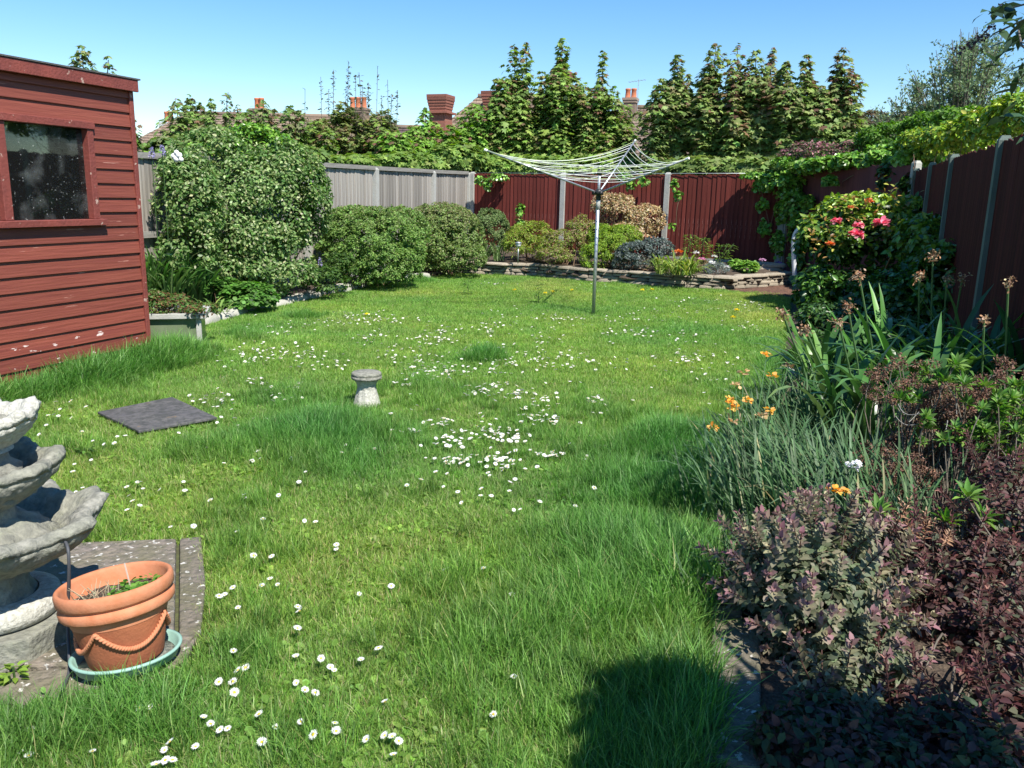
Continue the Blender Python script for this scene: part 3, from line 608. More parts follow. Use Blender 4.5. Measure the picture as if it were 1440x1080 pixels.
def roof_plane(root, quad, m, name='roof'):
    """quad: eaves a, eaves b, ridge b, ridge a; built as overlapping courses"""
    a, b, c, d = [np.array(p, float) for p in quad]; L = np.linalg.norm(((d-a)+(c-b))/2); n = max(2, int(L/.27)); V = []; F = []; UV = []
    nr = unit(np.cross(b-a, d-a)); nr = nr if nr[2] > 0 else -nr
    ex = unit(b-a); ey = unit((d-a)-ex*((d-a) @ ex))
    for i in range(n):
        t0, t1 = i/n, (i+1)/n+.02/L; p = [a+(d-a)*t0+nr*.04, b+(c-b)*t0+nr*.04, b+(c-b)*t1+nr*.004, a+(d-a)*t1+nr*.004, a+(d-a)*t0-nr*.01, b+(c-b)*t0-nr*.01]
        k = len(V); V += p; F += [[k, k+1, k+2, k+3], [k, k+4, k+5, k+1]]; UV += [[(q-a) @ ex, (q-a) @ ey] for q in (p[0], p[1], p[2], p[3], p[0], p[4], p[5], p[1])]
    me = bpy.data.meshes.new(name); me.from_pydata([tuple(v) for v in V], [], F); me.materials.append(m)
    uv = me.uv_layers.new(name='uv'); uv.data.foreach_set('uv', np.array(UV, np.float32).ravel()); me.update(); return link(name, me, root)
def gl(px, py, d, o=(0, 0, 0)): return D(px, py, d)-np.array(o)
def house(name, label, d, ridge, eave_z, mroof, wall='render', hipL=2.5, hipR=2.5, depth=8.0, run=4.2):
    """ridge: two photo points at depth d; the roof falls towards the camera and away from it"""
    a, b = D(*ridge[0], d), D(*ridge[1], d); b[2] = a[2] = (a[2]+b[2])/2; o = np.array(((a[0]+b[0])/2, (a[1]+b[1])/2, 0)); ax = unit((b-a)); nm = np.array((ax[1], -ax[0], 0))
    if nm @ FH > 0: nm = -nm
    h = thing(name, label, 'house', tuple(o)); A, B = a-o, b-o
    EA = A+nm*run-ax*hipL; EB = B+nm*run+ax*hipR; FA = A-nm*run-ax*hipL; FB = B-nm*run+ax*hipR
    for p in (EA, EB, FA, FB): p[2] = eave_z
    roof_plane(h, (EA, EB, B, A), mroof); roof_plane(h, (FB, FA, A, B), mroof)
    if hipL > 0: roof_plane(h, (FA, EA, A+ax*.01, A-ax*.01), mroof, 'hip')
    if hipR > 0: roof_plane(h, (EB, FB, B-ax*.01, B+ax*.01), mroof, 'hip')
    mb = MB(); mb.tube([A+(0, 0, .03), B+(0, 0, .03)], .13, 8); mb.obj('ridge_tiles', M['brick_brown'], h, True)
    R = np.stack([ax, nm, (0, 0, 1)], 1); mb = MB(); Lx = np.linalg.norm(EB-EA); c0 = (EA+FB)/2; c0[2] = 0
    mb.box((-Lx/2+.35, -run+.35, -3), (Lx/2-.35, run-.35, eave_z+.12), rot=R, at=c0); mb.obj('wall', M[wall], h)
    for k, xx in enumerate(np.arange(-Lx/2+1.6, Lx/2-1.2, 3.1)):   # windows towards the gardens
        mb = MB(); mb.box((xx, run-.36, eave_z-1.75), (xx+1.2, run-.29, eave_z-.45), rot=R, at=c0); wn_ = mb.obj('window', M['white_paint'], h)
        for q in (0, 1):
            mb = MB(); mb.box((xx+.07+q*.56, run-.30, eave_z-1.68), (xx+.57+q*.56, run-.27, eave_z-.52), rot=R, at=c0); mb.obj('pane', M['slate'], wn_)
    return h, o
h1, o1 = house('terraced_house', 'long tan-tiled roof with three chimneys beyond the grey fence', 46, ((262, 166), (541, 161)), 3.0, M['tile_tan'])
for px, top, w, pots in ((238, 172, 18, 2), (365, 153, 20, 2), (504, 152, 24, 3)):
    p = D(px, top, 45.6)-o1; W_ = w/FPX*46
    s_ = brick_stack(h1, p[0], p[1], 3.6, p[2], W_, .6, M['brick_brown'], 2, flare=.07)
    for k in range(pots): pot(s_, p[0]+(k-(pots-1)/2)*W_*.36, p[1], p[2]-.08, .62, .14)
    mb = MB(); mb.box((p[0]-W_/2-.06, p[1]-.36, 4.75), (p[0]+W_/2+.06, p[1]-.305, 4.95)); mb.obj('flashing', M['lead'], s_)
h2, o2 = house('dark_roofed_house', 'lower house with a purple-grey tiled roof and a broad corbelled brick chimney', 40, ((553, 181), (640, 181)), 2.6, M['tile_purple'], hipL=1.2, hipR=1.0, run=3)
p = D(620, 134, 39)-o2; W_ = 29/FPX*39
s_ = brick_stack(h2, p[0], p[1], 2.6, p[2]-.0, W_*.80, W_*.80, M['brick_red'], 5, flare=.11)
s_.rotation_euler.z = 0
mb = MB(); mb.box((p[0]-W_*.55, p[1]-W_*.55, p[2]-.60-.20), (p[0]+W_*.55, p[1]+W_*.55, p[2]-.72)); mb.obj('string_course', M['brick_red'], s_)
for z in np.arange(3.2, p[2]-1.0, .16):
    mb = MB(); mb.box((p[0]-W_*.402, p[1]-W_*.402, z), (p[0]+W_*.402, p[1]+W_*.402, z+.012)); mb.obj('mortar_joint', M['brick_brown'], s_)
h3, o3 = house('hipped_house', 'house with a tan hipped roof and two corbelled red chimneys behind the tall maples', 42, ((672, 138), (800, 138)), 3.0, M['tile_tan'], hipL=3.2, hipR=3.0, run=3.6)
for px, top in ((693, 129), (790, 101)):
    p = D(px, top, 41)-o3; s_ = brick_stack(h3, p[0], p[1], 3.4, p[2], .66, .66, M['brick_red'], 5, flare=.12)
h4, o4 = house('brown_roofed_house', 'brown tiled roof with a single brick chimney and clay pots between the maples', 44, ((866, 153), (1010, 153)), 3.0, M['tile_brown'], hipL=1.5, hipR=2, run=4)
p = D(887, 138, 43.5)-o4; s_ = brick_stack(h4, p[0], p[1], 3.8, p[2], .58, .6, M['brick_brown'], 2, flare=.08)
for k in (-1, 1): pot(s_, p[0]+k*.15, p[1], p[2]-.05, .5, .14)
mb = MB(); mb.tube([(0, 0, 0), (0, 0, 1.5)], .014, 6); mb.tube([(-.5, 0, 1.35), (.35, 0, 1.45)], .01, 5)
for k in range(6): mb.tube([(-.45+k*.15, -.22, 1.36+k*.017), (-.45+k*.15, .22, 1.36+k*.017)], .007, 4)
ae = mb.obj('aerial', M['steel'], h4); ae.location = (p[0]+.35, p[1], p[2]-.6)
# ================================================================ PLANTS
def bpx(px, py, d, rx, ry, rd=None):
    """a lump of foliage: centre at a photo point and depth, radii from its size there"""
    c = D(px, py, d); s = -(CM @ (c-CP))[2]/FPX; return c, np.array((rx*s, rd if rd else rx*s, ry*s))
def foliage(name, root, blobs, n, size, tmpl, pal, w, seed, m='leaf', clumps=30, crad=.3, up=.5, rnd=.55, zmin=.03, inner=.12, kind=None, ztint=None, sw=.3):
    r = rng(seed); o = np.array(root.location); L = []
    vol = np.array([np.prod(b[1])**(2/3) for b in blobs]); ns = (n*vol/vol.sum()).astype(int)
    for (c, rad), k in zip(blobs, ns):
        P, O = bush_points(k, c, rad, r, clumps, crad, inner, zmin); k = len(P)
        N = unit(O*.8+np.array((0, 0, up))+rnd*r.normal(size=(k, 3))); U = unit(O*.5+r.normal(size=(k, 3))*.8-np.array((0, 0, .25)))
        C = palette(pal, w, k, r)
        if ztint is not None:
            t = np.clip((P[:, 2]-ztint[0])/(ztint[1]-ztint[0]), 0, 1)[:, None]*(r.random((k, 1)) < ztint[3]); C = C*(1-t)+palette([ztint[2]], (1,), k, r)*t
        L.append(leaf_arrays(P-o, N, U, size*r.uniform(1-sw, 1+sw, k), tmpl, C))
    V, F, C = join(L); ob = link(name, np_mesh(name, V, F, M[m], C), root)
    if kind: ob['kind'] = kind
    return ob
def stems(name, root, starts, ends, r0, r1, m='bark', bend=.1, seed=0, k=5):
    r = rng(seed); o = np.array(root.location); mb = MB()
    for a, b in zip(starts, ends):
        a = np.array(a, float)-o; b = np.array(b, float)-o; L = np.linalg.norm(b-a); t = np.linspace(0, 1, 6)[:, None]; bb = r.normal(size=3)*bend*L
        mb.tube(a*(1-t)+b*t+bb*np.sin(t*math.pi)*.5, np.linspace(r0, r1, 6), k, False)
    return mb.obj(name, M[m], root, True)
def shrub(kind, label, cat, blobs, n, size, tmpl, pal, w, seed, group=None, nst=12, fol='foliage', sr=.012, **kw):
    c = blobs[0][0]; b0 = (c[0], c[1], kw.pop('base', 0.0)); root = thing(kind, label, cat, b0, group=group)
    ob = foliage(fol, root, blobs, n, size, tmpl, pal, w, seed, **kw); r = rng(seed+1)
    S, E_ = [], []
    for cc, rad in blobs:
        for _ in range(max(2, nst//len(blobs))):
            e = cc+rdirs(1, r)[0]*rad*.75; S.append((b0[0]+.12*r.normal(), b0[1]+.12*r.normal(), b0[2]-.02)); E_.append(e)
    stems('stem', root, S, E_, sr, sr*.35, 'twig', seed=seed); return root
GRN = [(.055, .115, .022), (.085, .165, .03), (.035, .075, .016)]

# ---- left border shrubs
vb = [bpx(338, 305, 12.2, 105, 95, 1.0), bpx(270, 262, 12.3, 48, 48, .6), bpx(408, 290, 12.3, 48, 85, .75), bpx(330, 385, 11.9, 80, 50, .8), bpx(272, 330, 12.1, 50, 75, .6), bpx(385, 370, 12.0, 60, 55, .6), bpx(290, 390, 11.6, 55, 45, .5), bpx(266, 290, 10.9, 44, 66, .45), bpx(262, 248, 11.0, 36, 34, .4), bpx(264, 350, 10.8, 38, 44, .4), bpx(300, 215, 12.4, 60, 32, .6)]
vbr = shrub('variegated_shrub', 'big rounded variegated shrub with cream and green leaves beside the garden shed', 'shrub', vb, 62000, .054, T_LEAF,
      [(.10, .20, .045), (.31, .39, .16), (.18, .28, .085), (.46, .50, .29), (.06, .12, .025)], (3, 2, 3, .7, 1.3), 11, clumps=46, crad=.24, nst=24, inner=.07, sr=.02)
shrub('privet_shrub', 'glossy bright green shrub growing through the top of the big variegated shrub', 'shrub', [bpx(340, 212, 12.7, 85, 34, .7), bpx(430, 262, 12.6, 26, 40, .4), bpx(245, 250, 12.6, 24, 30, .4)], 6500, .07, T_LEAF,
      [(.12, .27, .03), (.20, .36, .05), (.07, .16, .02)], (2, 2, 1), 12, m='gloss_leaf', clumps=26, crad=.28)
HB = [(.15, .27, .06), (.21, .35, .08), (.10, .18, .045), (.26, .35, .11)]
shrub('clipped_shrub', 'larger front rounded small-leaved shrub of the clipped pair by the grey fence', 'shrub', [bpx(528, 348, 14.1, 70, 56, .85), bpx(500, 335, 14.3, 48, 42, .6), bpx(548, 372, 13.9, 48, 34, .6), bpx(480, 365, 14.2, 40, 36, .5), bpx(520, 385, 13.9, 50, 22, .5), bpx(500, 316, 14.3, 46, 26, .6), bpx(562, 325, 14.4, 40, 34, .6)], 70000, .036, T_LEAF2, HB, (3, 3, 1.5, 1), 13, clumps=200, crad=.09, up=.7, rnd=.7, ztint=(.9, 1.5, (.21, .20, .10), .3))
shrub('clipped_shrub', 'rear brownish-topped shrub of the clipped pair, nearer the stone wall', 'shrub', [bpx(632, 340, 16.6, 50, 50, .8), bpx(610, 330, 16.8, 40, 40, .6), bpx(600, 350, 16.2, 36, 46, .6), bpx(620, 315, 16.6, 48, 30, .7), bpx(640, 362, 16.3, 44, 26, .6)], 56000, .038, T_LEAF2, [(.17, .26, .065), (.23, .33, .09), (.11, .18, .05), (.27, .29, .13)], (3, 3, 1.5, 1.4), 14, clumps=180, crad=.09, up=.7, rnd=.7, ztint=(.9, 1.5, (.25, .20, .12), .4))
shrub('clipped_shrub', 'small grey-green rounded shrub in the left corner of the raised bed', 'shrub', [bpx(688, 328, 18.4, 27, 34, .45)], 18000, .038, T_LEAF2, [(.14, .21, .07), (.20, .27, .10), (.08, .13, .04)], (3, 2, 1), 15, clumps=50, crad=.16, base=.3)
shrub('ground_cover_plant', 'low bright green lobed-leaf plant in front of the variegated shrub', 'plant', [bpx(345, 417, 10.9, 42, 20, .4), bpx(312, 405, 11.0, 20, 14, .3)], 2600, .055, T_ROUND, [(.08, .20, .03), (.12, .27, .045), (.05, .12, .02)], (2, 2, 1), 16, up=1.0, rnd=.35, clumps=30, nst=6, sr=.004)
shrub('ground_cover_plant', 'low green leafy clump between the variegated shrub and the clipped shrub', 'plant', [bpx(455, 395, 12.5, 34, 18, .4), bpx(480, 375, 12.9, 24, 18, .3)], 2200, .05, T_LEAF, GRN, (2, 2, 1), 17, up=1.0, rnd=.5, clumps=24, nst=6, sr=.004)
shrub('copper_leaved_plant', 'low coppery red and green plant behind the cold frame', 'plant', [bpx(240, 430, 8.5, 38, 17, .3), bpx(286, 436, 8.4, 14, 10, .2), bpx(212, 425, 8.4, 18, 18, .25)], 3200, .032, T_LEAF, [(.15, .075, .035), (.11, .17, .04), (.20, .12, .05), (.09, .19, .04)], (1.6, 2, .8, 2), 18, up=.8, clumps=30, nst=8, sr=.003)

# strap leaves and grassy leaves
def strap(L, w, droop, seed, seg=9, fold=.25):
    """one arching strap leaf starting upright at the origin and falling towards +x"""
    r = rng(seed); a = r.uniform(.05, .25); p = np.zeros(3); pts = [p.copy()]; tw = r.uniform(-.25, .25)
    for i in range(seg):
        a += droop*(i/seg)**1.5/(.4*seg); p = p+np.array((math.sin(a), tw*.15*i/seg, math.cos(a)))*L/seg; pts.append(p.copy())
    pts = np.array(pts); V = []
    for i, q in enumerate(pts):
        t = i/seg; ww = w*(.75+.5*math.sin(t*2.2))*(1-t**6)*.5+.0008
        V += [q+(0, ww, ww*fold), q+(0, 0, 0), q+(0, -ww, ww*fold)]
    F = []
    for i in range(seg): b = i*3; F += [(b, b+3, b+4), (b, b+4, b+1), (b+1, b+4, b+5), (b+1, b+5, b+2)]
    return np.array(V), np.array(F)
def strap_objs(root, bases, n, L, w, cols, wt, seed, nv=10, spread=1.0, droop=(.4, 2.3), name='leaf', m='gloss_leaf', lean=None, tilt=.35):
    r = rng(seed); var = []
    for i in range(nv):
        V, F = strap(1, w/L, r.uniform(*droop), seed+i); var.append(np_mesh(name, V, F, M[m], palette(cols, wt, 1, r).repeat(len(V), 0), True))
    o = np.array(root.location)
    for i in range(n):
        b = bases[r.integers(len(bases))]; az = r.uniform(0, 2*math.pi) if lean is None else lean+r.normal()*.8
        q = np.array(b)-o+np.array((math.cos(az), math.sin(az), 0))*r.uniform(0, .05)+np.array((.03*r.normal(), .03*r.normal(), 0))
        link(name, var[r.integers(nv)], root, q, (0, r.uniform(0, tilt)*spread, az), L*r.uniform(.6, 1.15))
def strap_mesh(name, root, bases, n, L, w, cols, wt, seed, droop=(.8, 2.5), tilt=.5, lean=None, m='leaf', kind=None, seg=6, spread=.05):
    r = rng(seed); o = np.array(root.location); VV, FF, CC = [], [], []; k = 0
    var = [strap(1, w/L, r.uniform(*droop), seed+i, seg) for i in range(14)]
    for i in range(n):
        V, F = var[r.integers(14)]; az = r.uniform(0, 2*math.pi) if lean is None else lean+r.normal()*.9; s = L*r.uniform(.6, 1.15)
        R = np.array(Euler((0, r.uniform(0, tilt), az)).to_matrix()); b = np.array(bases[r.integers(len(bases))])+np.array((spread*r.normal(), spread*r.normal(), 0))
        VV.append((V*s) @ R.T+b-o); FF.append(F+k); CC.append(palette(cols, wt, 1, r).repeat(len(V), 0)); k += len(V)
    ob = link(name, np_mesh(name, np.concatenate(VV), np.concatenate(FF), M[m], np.concatenate(CC), True), root)
    if kind: ob['kind'] = kind
    return ob
b = D(232, 415, 10.6); t = thing('bluebell_clump', 'tall strappy green leaf clump between the shed and the variegated shrub', 'plant', (b[0], b[1], .05))
strap_mesh('foliage', t, [tuple(D(x, 425, dd_)[:2])+(.05,) for x, dd_ in ((205, 10.4), (222, 10.6), (240, 10.5), (262, 10.8), (285, 10.9), (212, 10.9), (250, 11.0))], 420, .92, .028, [(.09, .20, .05), (.15, .28, .08), (.24, .34, .14)], (2, 2, .6), 201, droop=(.3, 1.7), tilt=.3)
b = D(306, 432, 10.2); t = thing('bluebell_clump', 'small pale yellowing strappy clump beside the cold frame', 'plant', (b[0], b[1], .03))
strap_mesh('foliage', t, [(b[0], b[1], .03)], 26, .32, .02, [(.22, .30, .08), (.14, .24, .06)], (1, 1), 202, droop=(.8, 2), tilt=.6)

def flower_head(name, parent, loc, rad, cols, seed, n=40, m='petal', flat=.6, tmpl=T_ROUND, s=None):
    r = rng(seed); d = rdirs(n, r); d[:, 2] = abs(d[:, 2])*.8+.1; P = d*rad*(.35+.55*r.random((n, 1)))*(1, 1, flat)
    U = unit(d*(1, 1, .5)+.3*r.normal(size=(n, 3))); N = unit(np.stack([-U[:, 0]*U[:, 2], -U[:, 1]*U[:, 2], np.ones(n)], 1)+.4*r.normal(size=(n, 3)))
    return link(name, np_mesh(name, *leaf_arrays(P, N, U, (s or rad*.7)*r.uniform(.7, 1.2, n), tmpl, palette(cols, [1]*len(cols), n, r))[:2], M[m], np.repeat(palette(cols, [1]*len(cols), n, r), len(tmpl[0]), 0)), parent, loc)
# bluebell spikes
for i, (px, py, d, lb) in enumerate(((213, 212, 9.6, 'small lilac flower spike showing above the grey fence, nearest the shed'), (228, 209, 9.6, 'small lilac flower spike above the grey fence, next to the white ornament'), (450, 367, 12.5, 'bluebell spike in shade beside the large clipped shrub'))):
    p = D(px, py, d); z0 = 0.05 if i == 2 else p[2]-1.0; b = thing('flower_spike', lb, 'flower', (p[0], p[1], z0)); h = p[2]-z0
    mb = MB(); mb.c = (.08, .16, .05); mb.tube([(0, 0, 0), (0, 0, h)], .004, 5); mb.obj('stem', M['leaf'], b)
    r = rng(300+i); n = 60; a = r.uniform(0, 6.28, n); zz = h-.07+.11*r.random(n); rr = .025*(1-(zz-h+.07)/.14)
    P = np.stack([rr*np.cos(a), rr*np.sin(a), zz], 1); U = unit(np.stack([np.cos(a), np.sin(a), -.2+0*a], 1)); C = palette([(.34, .30, .50), (.45, .40, .62)], (1, 1), n, r)
    V, F, C = leaf_arrays(P, unit(rdirs(n, r)+(0, 0, .6)), U, .020, T_ROUND, C); link('bloom', np_mesh('bloom', V, F, M['petal'], C), b)
p = D(248, 212, 9.7); wo_ = thing('white_ornament', 'small white knobbly ornament on the fence top beside the lilac spikes', 'ornament', tuple(p-np.array((0, 0, .13))))
mb = MB()
for i, (x, z, s) in enumerate(((0, .04, .04), (-.04, .07, .034), (.035, .08, .036), (.0, .11, .03), (.06, .035, .028))):
    mb.lathe([(.002, z-s), (s*.7, z-s*.7), (s, z), (s*.7, z+s*.7), (.002, z+s)], 12, at=(x, 0, 0))
mb.obj('body', M['white_paint'], wo_, True)

# ---- raised bed at the back (z about .3)
def bedp(px, py, z=.32): return G(px, py, z)
def rshrub(px, py, d, rx, ry, *a, **k): return shrub(*a, **k)
shrub('heather', 'low yellow-green and bronze heathery clump at the left of the raised bed', 'plant', [bpx(748, 335, 17.5, 34, 24, .4), bpx(726, 344, 17.2, 20, 20, .3), bpx(770, 350, 17.0, 26, 16, .3)], 12000, .055, T_NARROW, [(.22, .33, .04), (.32, .42, .06), (.28, .16, .08), (.13, .19, .035)], (2, 2, .9, 1), 31, base=.3, crad=.2, clumps=40, up=.9, ztint=(.3, .9, (.20, .28, .03), .3))
shrub('heather', 'bronze-tinted heathery clump just left of the dryer pole', 'plant', [bpx(795, 346, 16.9, 34, 22, .4), bpx(816, 330, 17.0, 22, 26, .3), bpx(780, 360, 16.5, 26, 12, .3)], 12000, .055, T_NARROW, [(.24, .33, .05), (.30, .18, .10), (.17, .23, .04), (.36, .28, .18)], (2, 1.3, 1, .8), 32, base=.3, crad=.2, clumps=40, up=.9)
shrub('heather', 'bright yellow-green clump just right of the dryer pole', 'plant', [bpx(862, 348, 16.5, 30, 30, .45), bpx(838, 362, 16.2, 22, 20, .35), bpx(880, 333, 16.6, 22, 18, .3), bpx(845, 335, 16.8, 20, 20, .3)], 13000, .055, T_NARROW, [(.20, .33, .03), (.28, .40, .045), (.10, .18, .02)], (2, 2, 1), 33, base=.3, crad=.2, clumps=50, up=.9)
shrub('golden_shrub', 'tall golden-beige leaved shrub against the red fence behind the dryer pole', 'shrub', [bpx(868, 300, 18.0, 30, 28, .5), bpx(905, 312, 17.8, 30, 24, .45), bpx(850, 290, 18.2, 18, 18, .35), bpx(888, 330, 17.7, 36, 20, .4)], 9500, .05, T_LEAF, [(.50, .38, .20), (.38, .26, .13), (.58, .50, .34), (.20, .20, .07), (.30, .14, .08)], (3, 2, 1.6, 1.2, .6), 34, base=.35, crad=.2, clumps=50)
shrub('silver_shrub', 'low dark silvery-grey shrub on top of the stone wall', 'shrub', [bpx(895, 360, 15.9, 30, 20, .4), bpx(922, 352, 16.0, 26, 18, .35), bpx(880, 368, 15.8, 18, 14, .3)], 8000, .04, T_LEAF, [(.10, .13, .115), (.16, .20, .18), (.05, .07, .06)], (2, 1.4, 1), 35, base=.3, crad=.2, clumps=50, ztint=(.3, .8, (.20, .24, .22), .2))
b = G(948, 386, .3); t = thing('daylily', 'pale yellow-green strappy clump spilling on the raised bed beside the silvery shrub', 'plant', (b[0], b[1], .3))
strap_mesh('foliage', t, [(b[0]+dx, b[1]+dy, .3) for dx in (-.25, 0, .25) for dy in (0, .3)], 190, .46, .024, [(.22, .30, .05), (.36, .40, .10), (.13, .22, .04)], (2, 1.2, 1), 203, droop=(.8, 2.4), tilt=.7)
for i, (px, py, d, lb) in enumerate(((917, 338, 16.9, 'small orange bloom cluster above the silvery shrub'), (952, 355, 16.6, 'orange bloom cluster above the yellow-green strappy clump'))):
    p = D(px, py, d); b = thing('orange_flower', lb, 'flower', (p[0], p[1], .33)); flower_head('bloom', b, (0, 0, p[2]-.33), .09, [(.72, .20, .06), (.60, .28, .14)], 310+i, 50)
    mb = MB(); mb.c = (.08, .15, .04); mb.tube([(0, 0, 0), (0, 0, p[2]-.33)], .004, 5); mb.obj('stem', M['leaf'], b)
for i, (px, py0, py1, d, lb) in enumerate(((969, 330, 355, 17.2, 'upright leafy lily stem against the fence, leftmost of three'), (987, 334, 357, 17.1, 'upright leafy lily stem against the fence, middle of three'), (1010, 342, 358, 16.9, 'short bushy lily stems against the fence, beside the pink primula'))):
    a, c = D(px, py1, d), D(px, py0, d); b = thing('lily', lb, 'plant', (a[0], a[1], .33)); h = c[2]-.33; r = rng(320+i); n = 150; zz = h*r.random(n)**.8; az = r.uniform(0, 6.28, n); w = .10+(.22 if i == 2 else .05)*r.random(n)
    mb = MB(); mb.c = (.1, .16, .05)
    for q in range(3 if i < 2 else 7): mb.tube([(.05*r.normal(), .04*r.normal(), 0), ((.06 if i < 2 else .2)*r.normal(), .06*r.normal(), h)], .006, 5)
    mb.obj('stem', M['leaf'], b); P = np.stack([(w*.6 if i < 2 else w)*np.cos(az), w*.5*np.sin(az), zz], 1); U = unit(np.stack([np.cos(az), np.sin(az), .5+0*az], 1))
    V, F, C = leaf_arrays(P, unit(rdirs(n, r)*.4+(0, 0, 1)), U, .10, T_NARROW, palette([(.10, .20, .03), (.18, .28, .05)], (1, 1), n, r)); link('foliage', np_mesh('foliage', V, F, M['leaf'], C), b)
shrub('silver_pinks', 'low silvery-blue mat of pinks with white flowers on the raised bed', 'plant', [bpx(1008, 378, 15.6, 18, 9, .25)], 2500, .035, T_NARROW, [(.20, .25, .23), (.28, .32, .30), (.12, .16, .13)], (2, 1, 1), 36, base=.28, clumps=20, nst=4, sr=.003)
shrub('primula_clump', 'low bright green primula leaves at the right of the raised bed', 'plant', [bpx(1052, 376, 15.9, 16, 8, .25), bpx(1036, 372, 16.2, 10, 6, .2)], 900, .06, T_ROUND, [(.14, .30, .04), (.22, .38, .07)], (1, 1), 37, base=.28, clumps=14, nst=4, sr=.003, up=1.2)
shrub('bronze_clump', 'low bronze-green clump between the yellow-green strappy plant and the pinks', 'plant', [bpx(980, 372, 16.1, 16, 9, .3)], 1500, .035, T_LEAF, [(.13, .12, .05), (.17, .19, .06), (.22, .14, .09)], (1, 1, 1), 38, base=.28, clumps=16, nst=4, sr=.003)
for i, (px, py, d, c, lb) in enumerate(((987, 365, 15.9, (.75, .30, .50), 'pink primula bloom on the raised bed beside the pinks'), (1001, 370, 15.5, (.85, .85, .85), 'white bloom at the left of the silvery pinks'), (1021, 376, 15.5, (.85, .85, .85), 'white bloom at the right of the silvery pinks'), (1063, 377, 15.9, (.70, .25, .42), 'deep pink bloom in the primula leaves'), (1072, 366, 16.2, (.70, .40, .6), 'pale pink bloom by the stack of stones'), (1094, 370, 16.8, (.45, .15, .6), 'purple bloom at the foot of the ivy-clad post'), (979, 356, 16.6, (.8, .8, .75), 'white bloom at the foot of the middle lily'), (1005, 361, 16.3, (.85, .85, .8), 'tiny white bloom under the short lily stems'))):
    p = D(px, py, d); z0 = .29; b = thing('small_flower', lb, 'flower', (p[0], p[1], z0)); h = max(p[2]-z0, .06); flower_head('bloom', b, (0, 0, h), .055, [c, tuple(np.array(c)*.8)], 330+i, 30)
    mb = MB(); mb.c = (.08, .15, .04); mb.tube([(0, 0, 0), (0, 0, h)], .003, 4); mb.obj('stem', M['leaf'], b)
def lamp(px, py, d, lb, dark):
    p = D(px, py, d); z0 = .3; b = thing('solar_lamp', lb, 'garden lamp', (p[0], p[1], z0)); h = p[2]-z0
    mb = MB(); mb.tube([(0, 0, 0), (0, 0, h-.05)], .010, 8); mb.obj('stake', M['steel' if not dark else 'black'], b, True)
    mb = MB(); mb.lathe([(.012, h-.06), (.045, h-.05), (.055, h), (.05, h+.01)], 16); mb.obj('lantern', M['white_paint' if not dark else 'slate'], b, True)
    mb = MB(); mb.lathe([(.05, h+.0105), (.07, h+.012), (.06, h+.03), (.0, h+.045)], 16); mb.obj('lamp_cap', M['steel' if not dark else 'black'], b, True)
lamp(729, 343, 16.6, 'small white solar stake lamp at the left of the raised bed', False); lamp(700, 348, 17.3, 'dark solar stake lamp in the corner by the small rounded shrub', True); lamp(818, 340, 16.9, 'white-topped solar stake lamp in the bronze heather left of the pole', False)
b = D(690, 362, 17.2); t = thing('iris_clump', 'upright pale green leaf clump by the dark solar lamp', 'plant', (b[0], b[1], .3)); strap_mesh('foliage', t, [(b[0]-.15, b[1], .3), (b[0]+.15, b[1], .3)], 60, .42, .02, [(.16, .28, .08), (.24, .34, .14)], (1, 1), 204, droop=(.3, 1.5), tilt=.4)

# ---- ivy over the fence
IVY = [(.13, .29, .035), (.20, .38, .06), (.07, .15, .02), (.30, .44, .12)]
def ivy(label, pts, n, size=.075, seed=0, pal=IVY, w=(2, 2, 1, .7), nm='ivy'):
    bl = [bpx(px, py, d, rx, ry, rd) for px, py, d, rx, ry, rd in pts]; c = bl[0][0]; root = thing(nm, label, 'climber', (c[0], c[1], c[2]))
    foliage('foliage', root, bl, n, size, T_ROUND, pal, w, seed, m='gloss_leaf', clumps=22, crad=.32, up=.4, rnd=.4, zmin=.1)
    S = [b[0]+np.array((.05*k, 0, 0)) for k, b in enumerate(bl)]; stems('stem', root, S[:-1] or S, S[1:] or [S[0]+(0, 0, .1)], .008, .005, 'twig', seed=seed); return root
ivy('bright green ivy cascading down the concrete post at the right end of the raised bed', [(1105, 262, 16.7, 24, 22, .3), (1117, 290, 16.6, 18, 24, .2), (1125, 325, 16.5, 16, 22, .2), (1100, 300, 16.8, 9, 22, .12), (1093, 345, 16.9, 8, 20, .1), (1120, 365, 16.4, 10, 20, .15), (1136, 288, 16.2, 8, 12, .1)], 3400, seed=41)
ivy('strands of ivy hanging in front of the right end of the red fence', [(1068, 262, 17.25, 8, 14, .08), (1072, 290, 17.2, 8, 9, .08), (1075, 322, 17.15, 8, 12, .08), (1088, 250, 17.0, 14, 10, .15), (1062, 248, 17.3, 18, 5, .15)], 900, seed=42)
ivy('small ivy sprigs beside the concrete post in the middle of the red fence', [(948, 262, 18.1, 4, 9, .06), (953, 277, 18.1, 4, 7, .06), (945, 318, 18.1, 3, 4, .05)], 130, seed=43)
ivy('sprig of ivy on the second bay of red fence right of the dryer pole', [(887, 262, 18.6, 6, 9, .06), (880, 250, 18.6, 12, 5, .1), (905, 255, 18.5, 7, 5, .08)], 240, seed=44)
ivy('small ivy tuft low on the leftmost bay of the red fence', [(732, 297, 20.0, 5, 9, .08), (731, 312, 20.0, 4, 5, .06)], 130, seed=45)
ivy('ivy sprigs hanging at the far left of the red fence', [(686, 262, 20.5, 6, 10, .08), (700, 250, 20.4, 16, 5, .15), (676, 255, 20.5, 8, 6, .1)], 320, seed=46)
